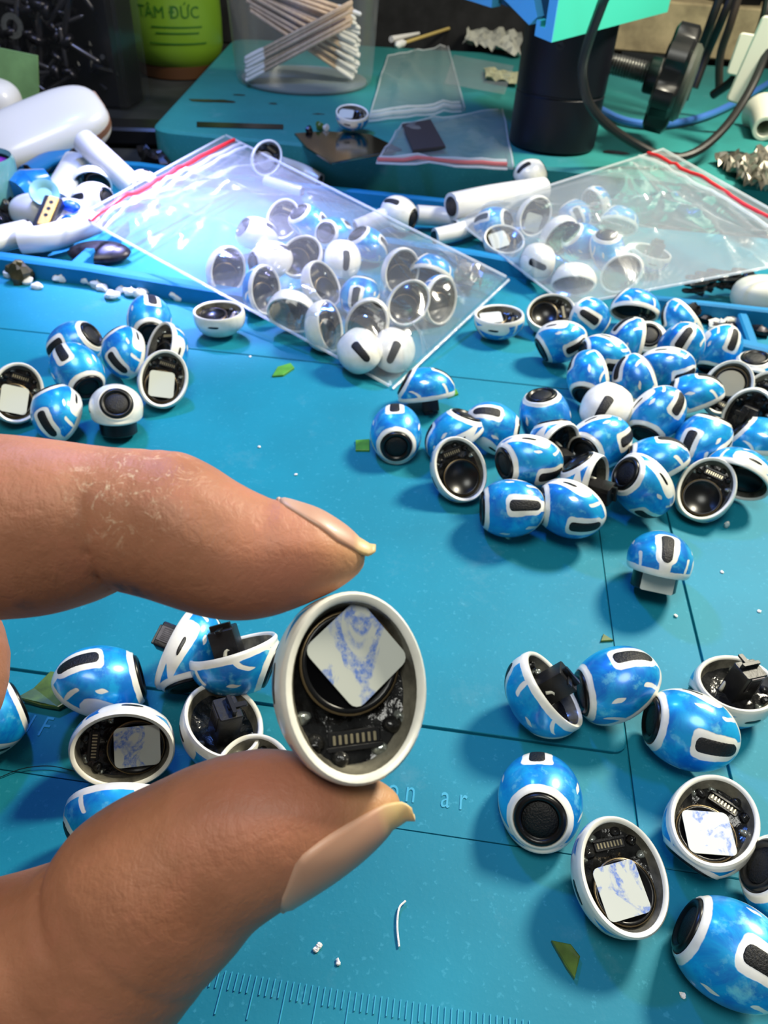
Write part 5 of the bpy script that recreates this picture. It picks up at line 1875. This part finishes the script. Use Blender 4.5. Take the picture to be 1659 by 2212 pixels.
P = [at(862, 2045, 0.3), at(858, 2000, 0.4), at(862, 1962, 0.5), at(876, 1946, 0.5)]
solo('fibre', tube(P, 0.18, 6, 4), M_COTTON, 'single white fibre lying on the mat above the ruler', 'fibre')
P = [at(-5, 1681, 0.3), at(50, 1660, 0.4), at(110, 1655, 0.4), at(170, 1668, 0.3)]
solo('hair', tube(P, 0.09, 5, 6), M_BLACK, 'thin dark hair on the mat at the left below the scrap', 'hair')
for i, (px, py) in enumerate(((687, 2046), (690, 2041), (683, 2051), (1475, 2150), (730, 2078), (560, 965), (640, 1025), (1560, 1235), (1640, 1320), (1460, 1330), (540, 770), (285, 800))):
    V, F = blob(0.5, 200 + i, 8, 0.3, (1, 1, 0.5))
    solo('white_speck', (V + at(px, py, 0.2), F), M_COTTON, ['largest white fleck on the mat above the ruler', 'white fleck touching the largest one above the ruler', 'white fleck below the largest one above the ruler', 'tiny white speck left of the striped corner egg', 'tiny white speck right of the flecks above the ruler', 'tiny white speck above the index fingertip', 'tiny white speck beside the index fingertip', 'tiny white speck right of the mushroom-like earbud', 'tiny white speck at the right edge above the tall board shell', 'tiny white speck between the two grooves above the egg', 'tiny white speck below the left bag beside the seam', 'tiny white speck left of the rear left cluster'][i], 'speck', 'white specks on the mat')

# ------------------------------------------------------------------ right tray and foil
solo('foil_wrapper', crumple([(1540, 348), (1690, 330), (1700, 450), (1600, 400)], 21, 6, 12, 18), simple('grey_foil', (120, 116, 106), 0.35, metal=0.6, var=0.3, nscale=120), 'crumpled grey foil wrapper at the right edge behind the red zip', 'foil', smooth=False)
for k, (px, py) in enumerate(((1500, 626), (1520, 618), (1545, 612), (1572, 616), (1598, 610), (1622, 622))):
    pts = [at(px, py, 6) + np.array([4.5 * math.cos(t * 1.3), 4.5 * math.sin(t * 1.3) * 0.4, 0.6 * t - 2]) for t in range(14)]
    solo('black_coil', tube(pts, 1.0, 6, 3), M_GLUE, 'black coiled wire in the back row of the right tray, %s from the left' % ORD[k], 'coil', 'black coils in the right tray')
V, F = superell(15, 9, 8, 0.8)
solo('white_pad', (V + at(1660, 640, 8), F), M_IVORY, 'ivory rounded block at the right edge above the right tray', 'block')
for k, (px, py, m) in enumerate(((1552, 702, M_IVORY), (1566, 706, M_DARKSTEEL), (1578, 696, M_IVORY), (1530, 690, M_DARKSTEEL), (1640, 715, M_DARKSTEEL))):
    V, F = blob(3.0, 300 + k, 12, 0.4, (1.5, 1, 0.7))
    solo('metal_bit', (V + at(px, py, 1.6), F), m, ('pale bit in the right tray nearest its corner', 'dark bit between two pale ones in the right tray', 'second pale bit in the right tray', 'dark bit at the left end of the right tray', 'dark bit at the right end of the right tray')[k], 'metal bit')

# ------------------------------------------------------------------ clutter at the back
def boxy(name, p, sz, rot, m, label, cat):
    c, s = math.cos(rot), math.sin(rot)
    t = solo(name, xf(rbox(*sz, 4, 3), frame(p, (c, s, 0), (0, 0, 1))), m, label, cat)
    return t


boxy('black_case', np.array([0, 880, -3]), (400, 60, 150), -0.08, simple('black_fabric', (22, 22, 24), 0.8, var=0.3, nscale=80), 'long black fabric case across the back of the bench', 'case')
boxy('cardboard_box', at(1470, 128, 20) + np.array([10, 40, 0.2]), (130, 60, 40), -0.2, simple('worn_cardboard', (176, 158, 120), 0.8, var=0.35, nscale=60), 'worn beige cardboard box behind the knob', 'box')
boxy('black_adapter', at(1560, 100, 20) + np.array([-20, -50, 0.2]), (36, 40, 60), 0.2, M_BLACK, 'black power adapter behind the cables', 'adapter')
boxy('black_box', np.array([440, 880, -3]), (300, 100, 190), -0.25, simple('black_card', (16, 15, 14), 0.7), 'black box at the back right behind the cables', 'box')
boxy('dark_box', np.array([-340, 830, -3]), (220, 90, 170), 0.1, simple('dark_grey_box', (30, 34, 32), 0.7), 'dark grey box behind the green bottle', 'box')
boxy('grey_strip', at(960, 40, 20) + np.array([0, 30, 0.2]), (150, 16, 8), -0.12, simple('dark_strip', (44, 42, 38), 0.6), 'dark strip lying behind the yellow-stick swab', 'strip')
solo('wrapping_paper', crumple([(1010, 72), (1130, 62), (1120, 128), (1000, 104)], 21, 7, 31, 14), simple('grey_white_paper', (176, 176, 164), 0.6), 'crumpled grey white wrapper left of the black post', 'wrapper', smooth=False)
solo('foil_scrap', crumple([(1045, 150), (1120, 160), (1120, 186), (1050, 174)], 22, 3, 33, 8), simple('pale_gold_foil', (206, 204, 160), 0.3, metal=0.4), 'glinting pale foil strip left of the black post', 'foil', smooth=False)
boxy('dark_tool', at(300, 310, -1) + np.array([0, 6, 0]), (46, 24, 10), 0.1, M_BLACK, 'black plastic part in the gap left of the teal pad', 'part')
for k, (px, py) in enumerate(((318, 338), (340, 348))):
    V, F = blob(5, 400 + k, 12, 0.5)
    solo('screw_cluster', (V + at(px, py, 4), F), M_DARKSTEEL, ('left dark cluster of tiny parts behind the red zip', 'right dark cluster of tiny parts behind the red zip')[k], 'parts')
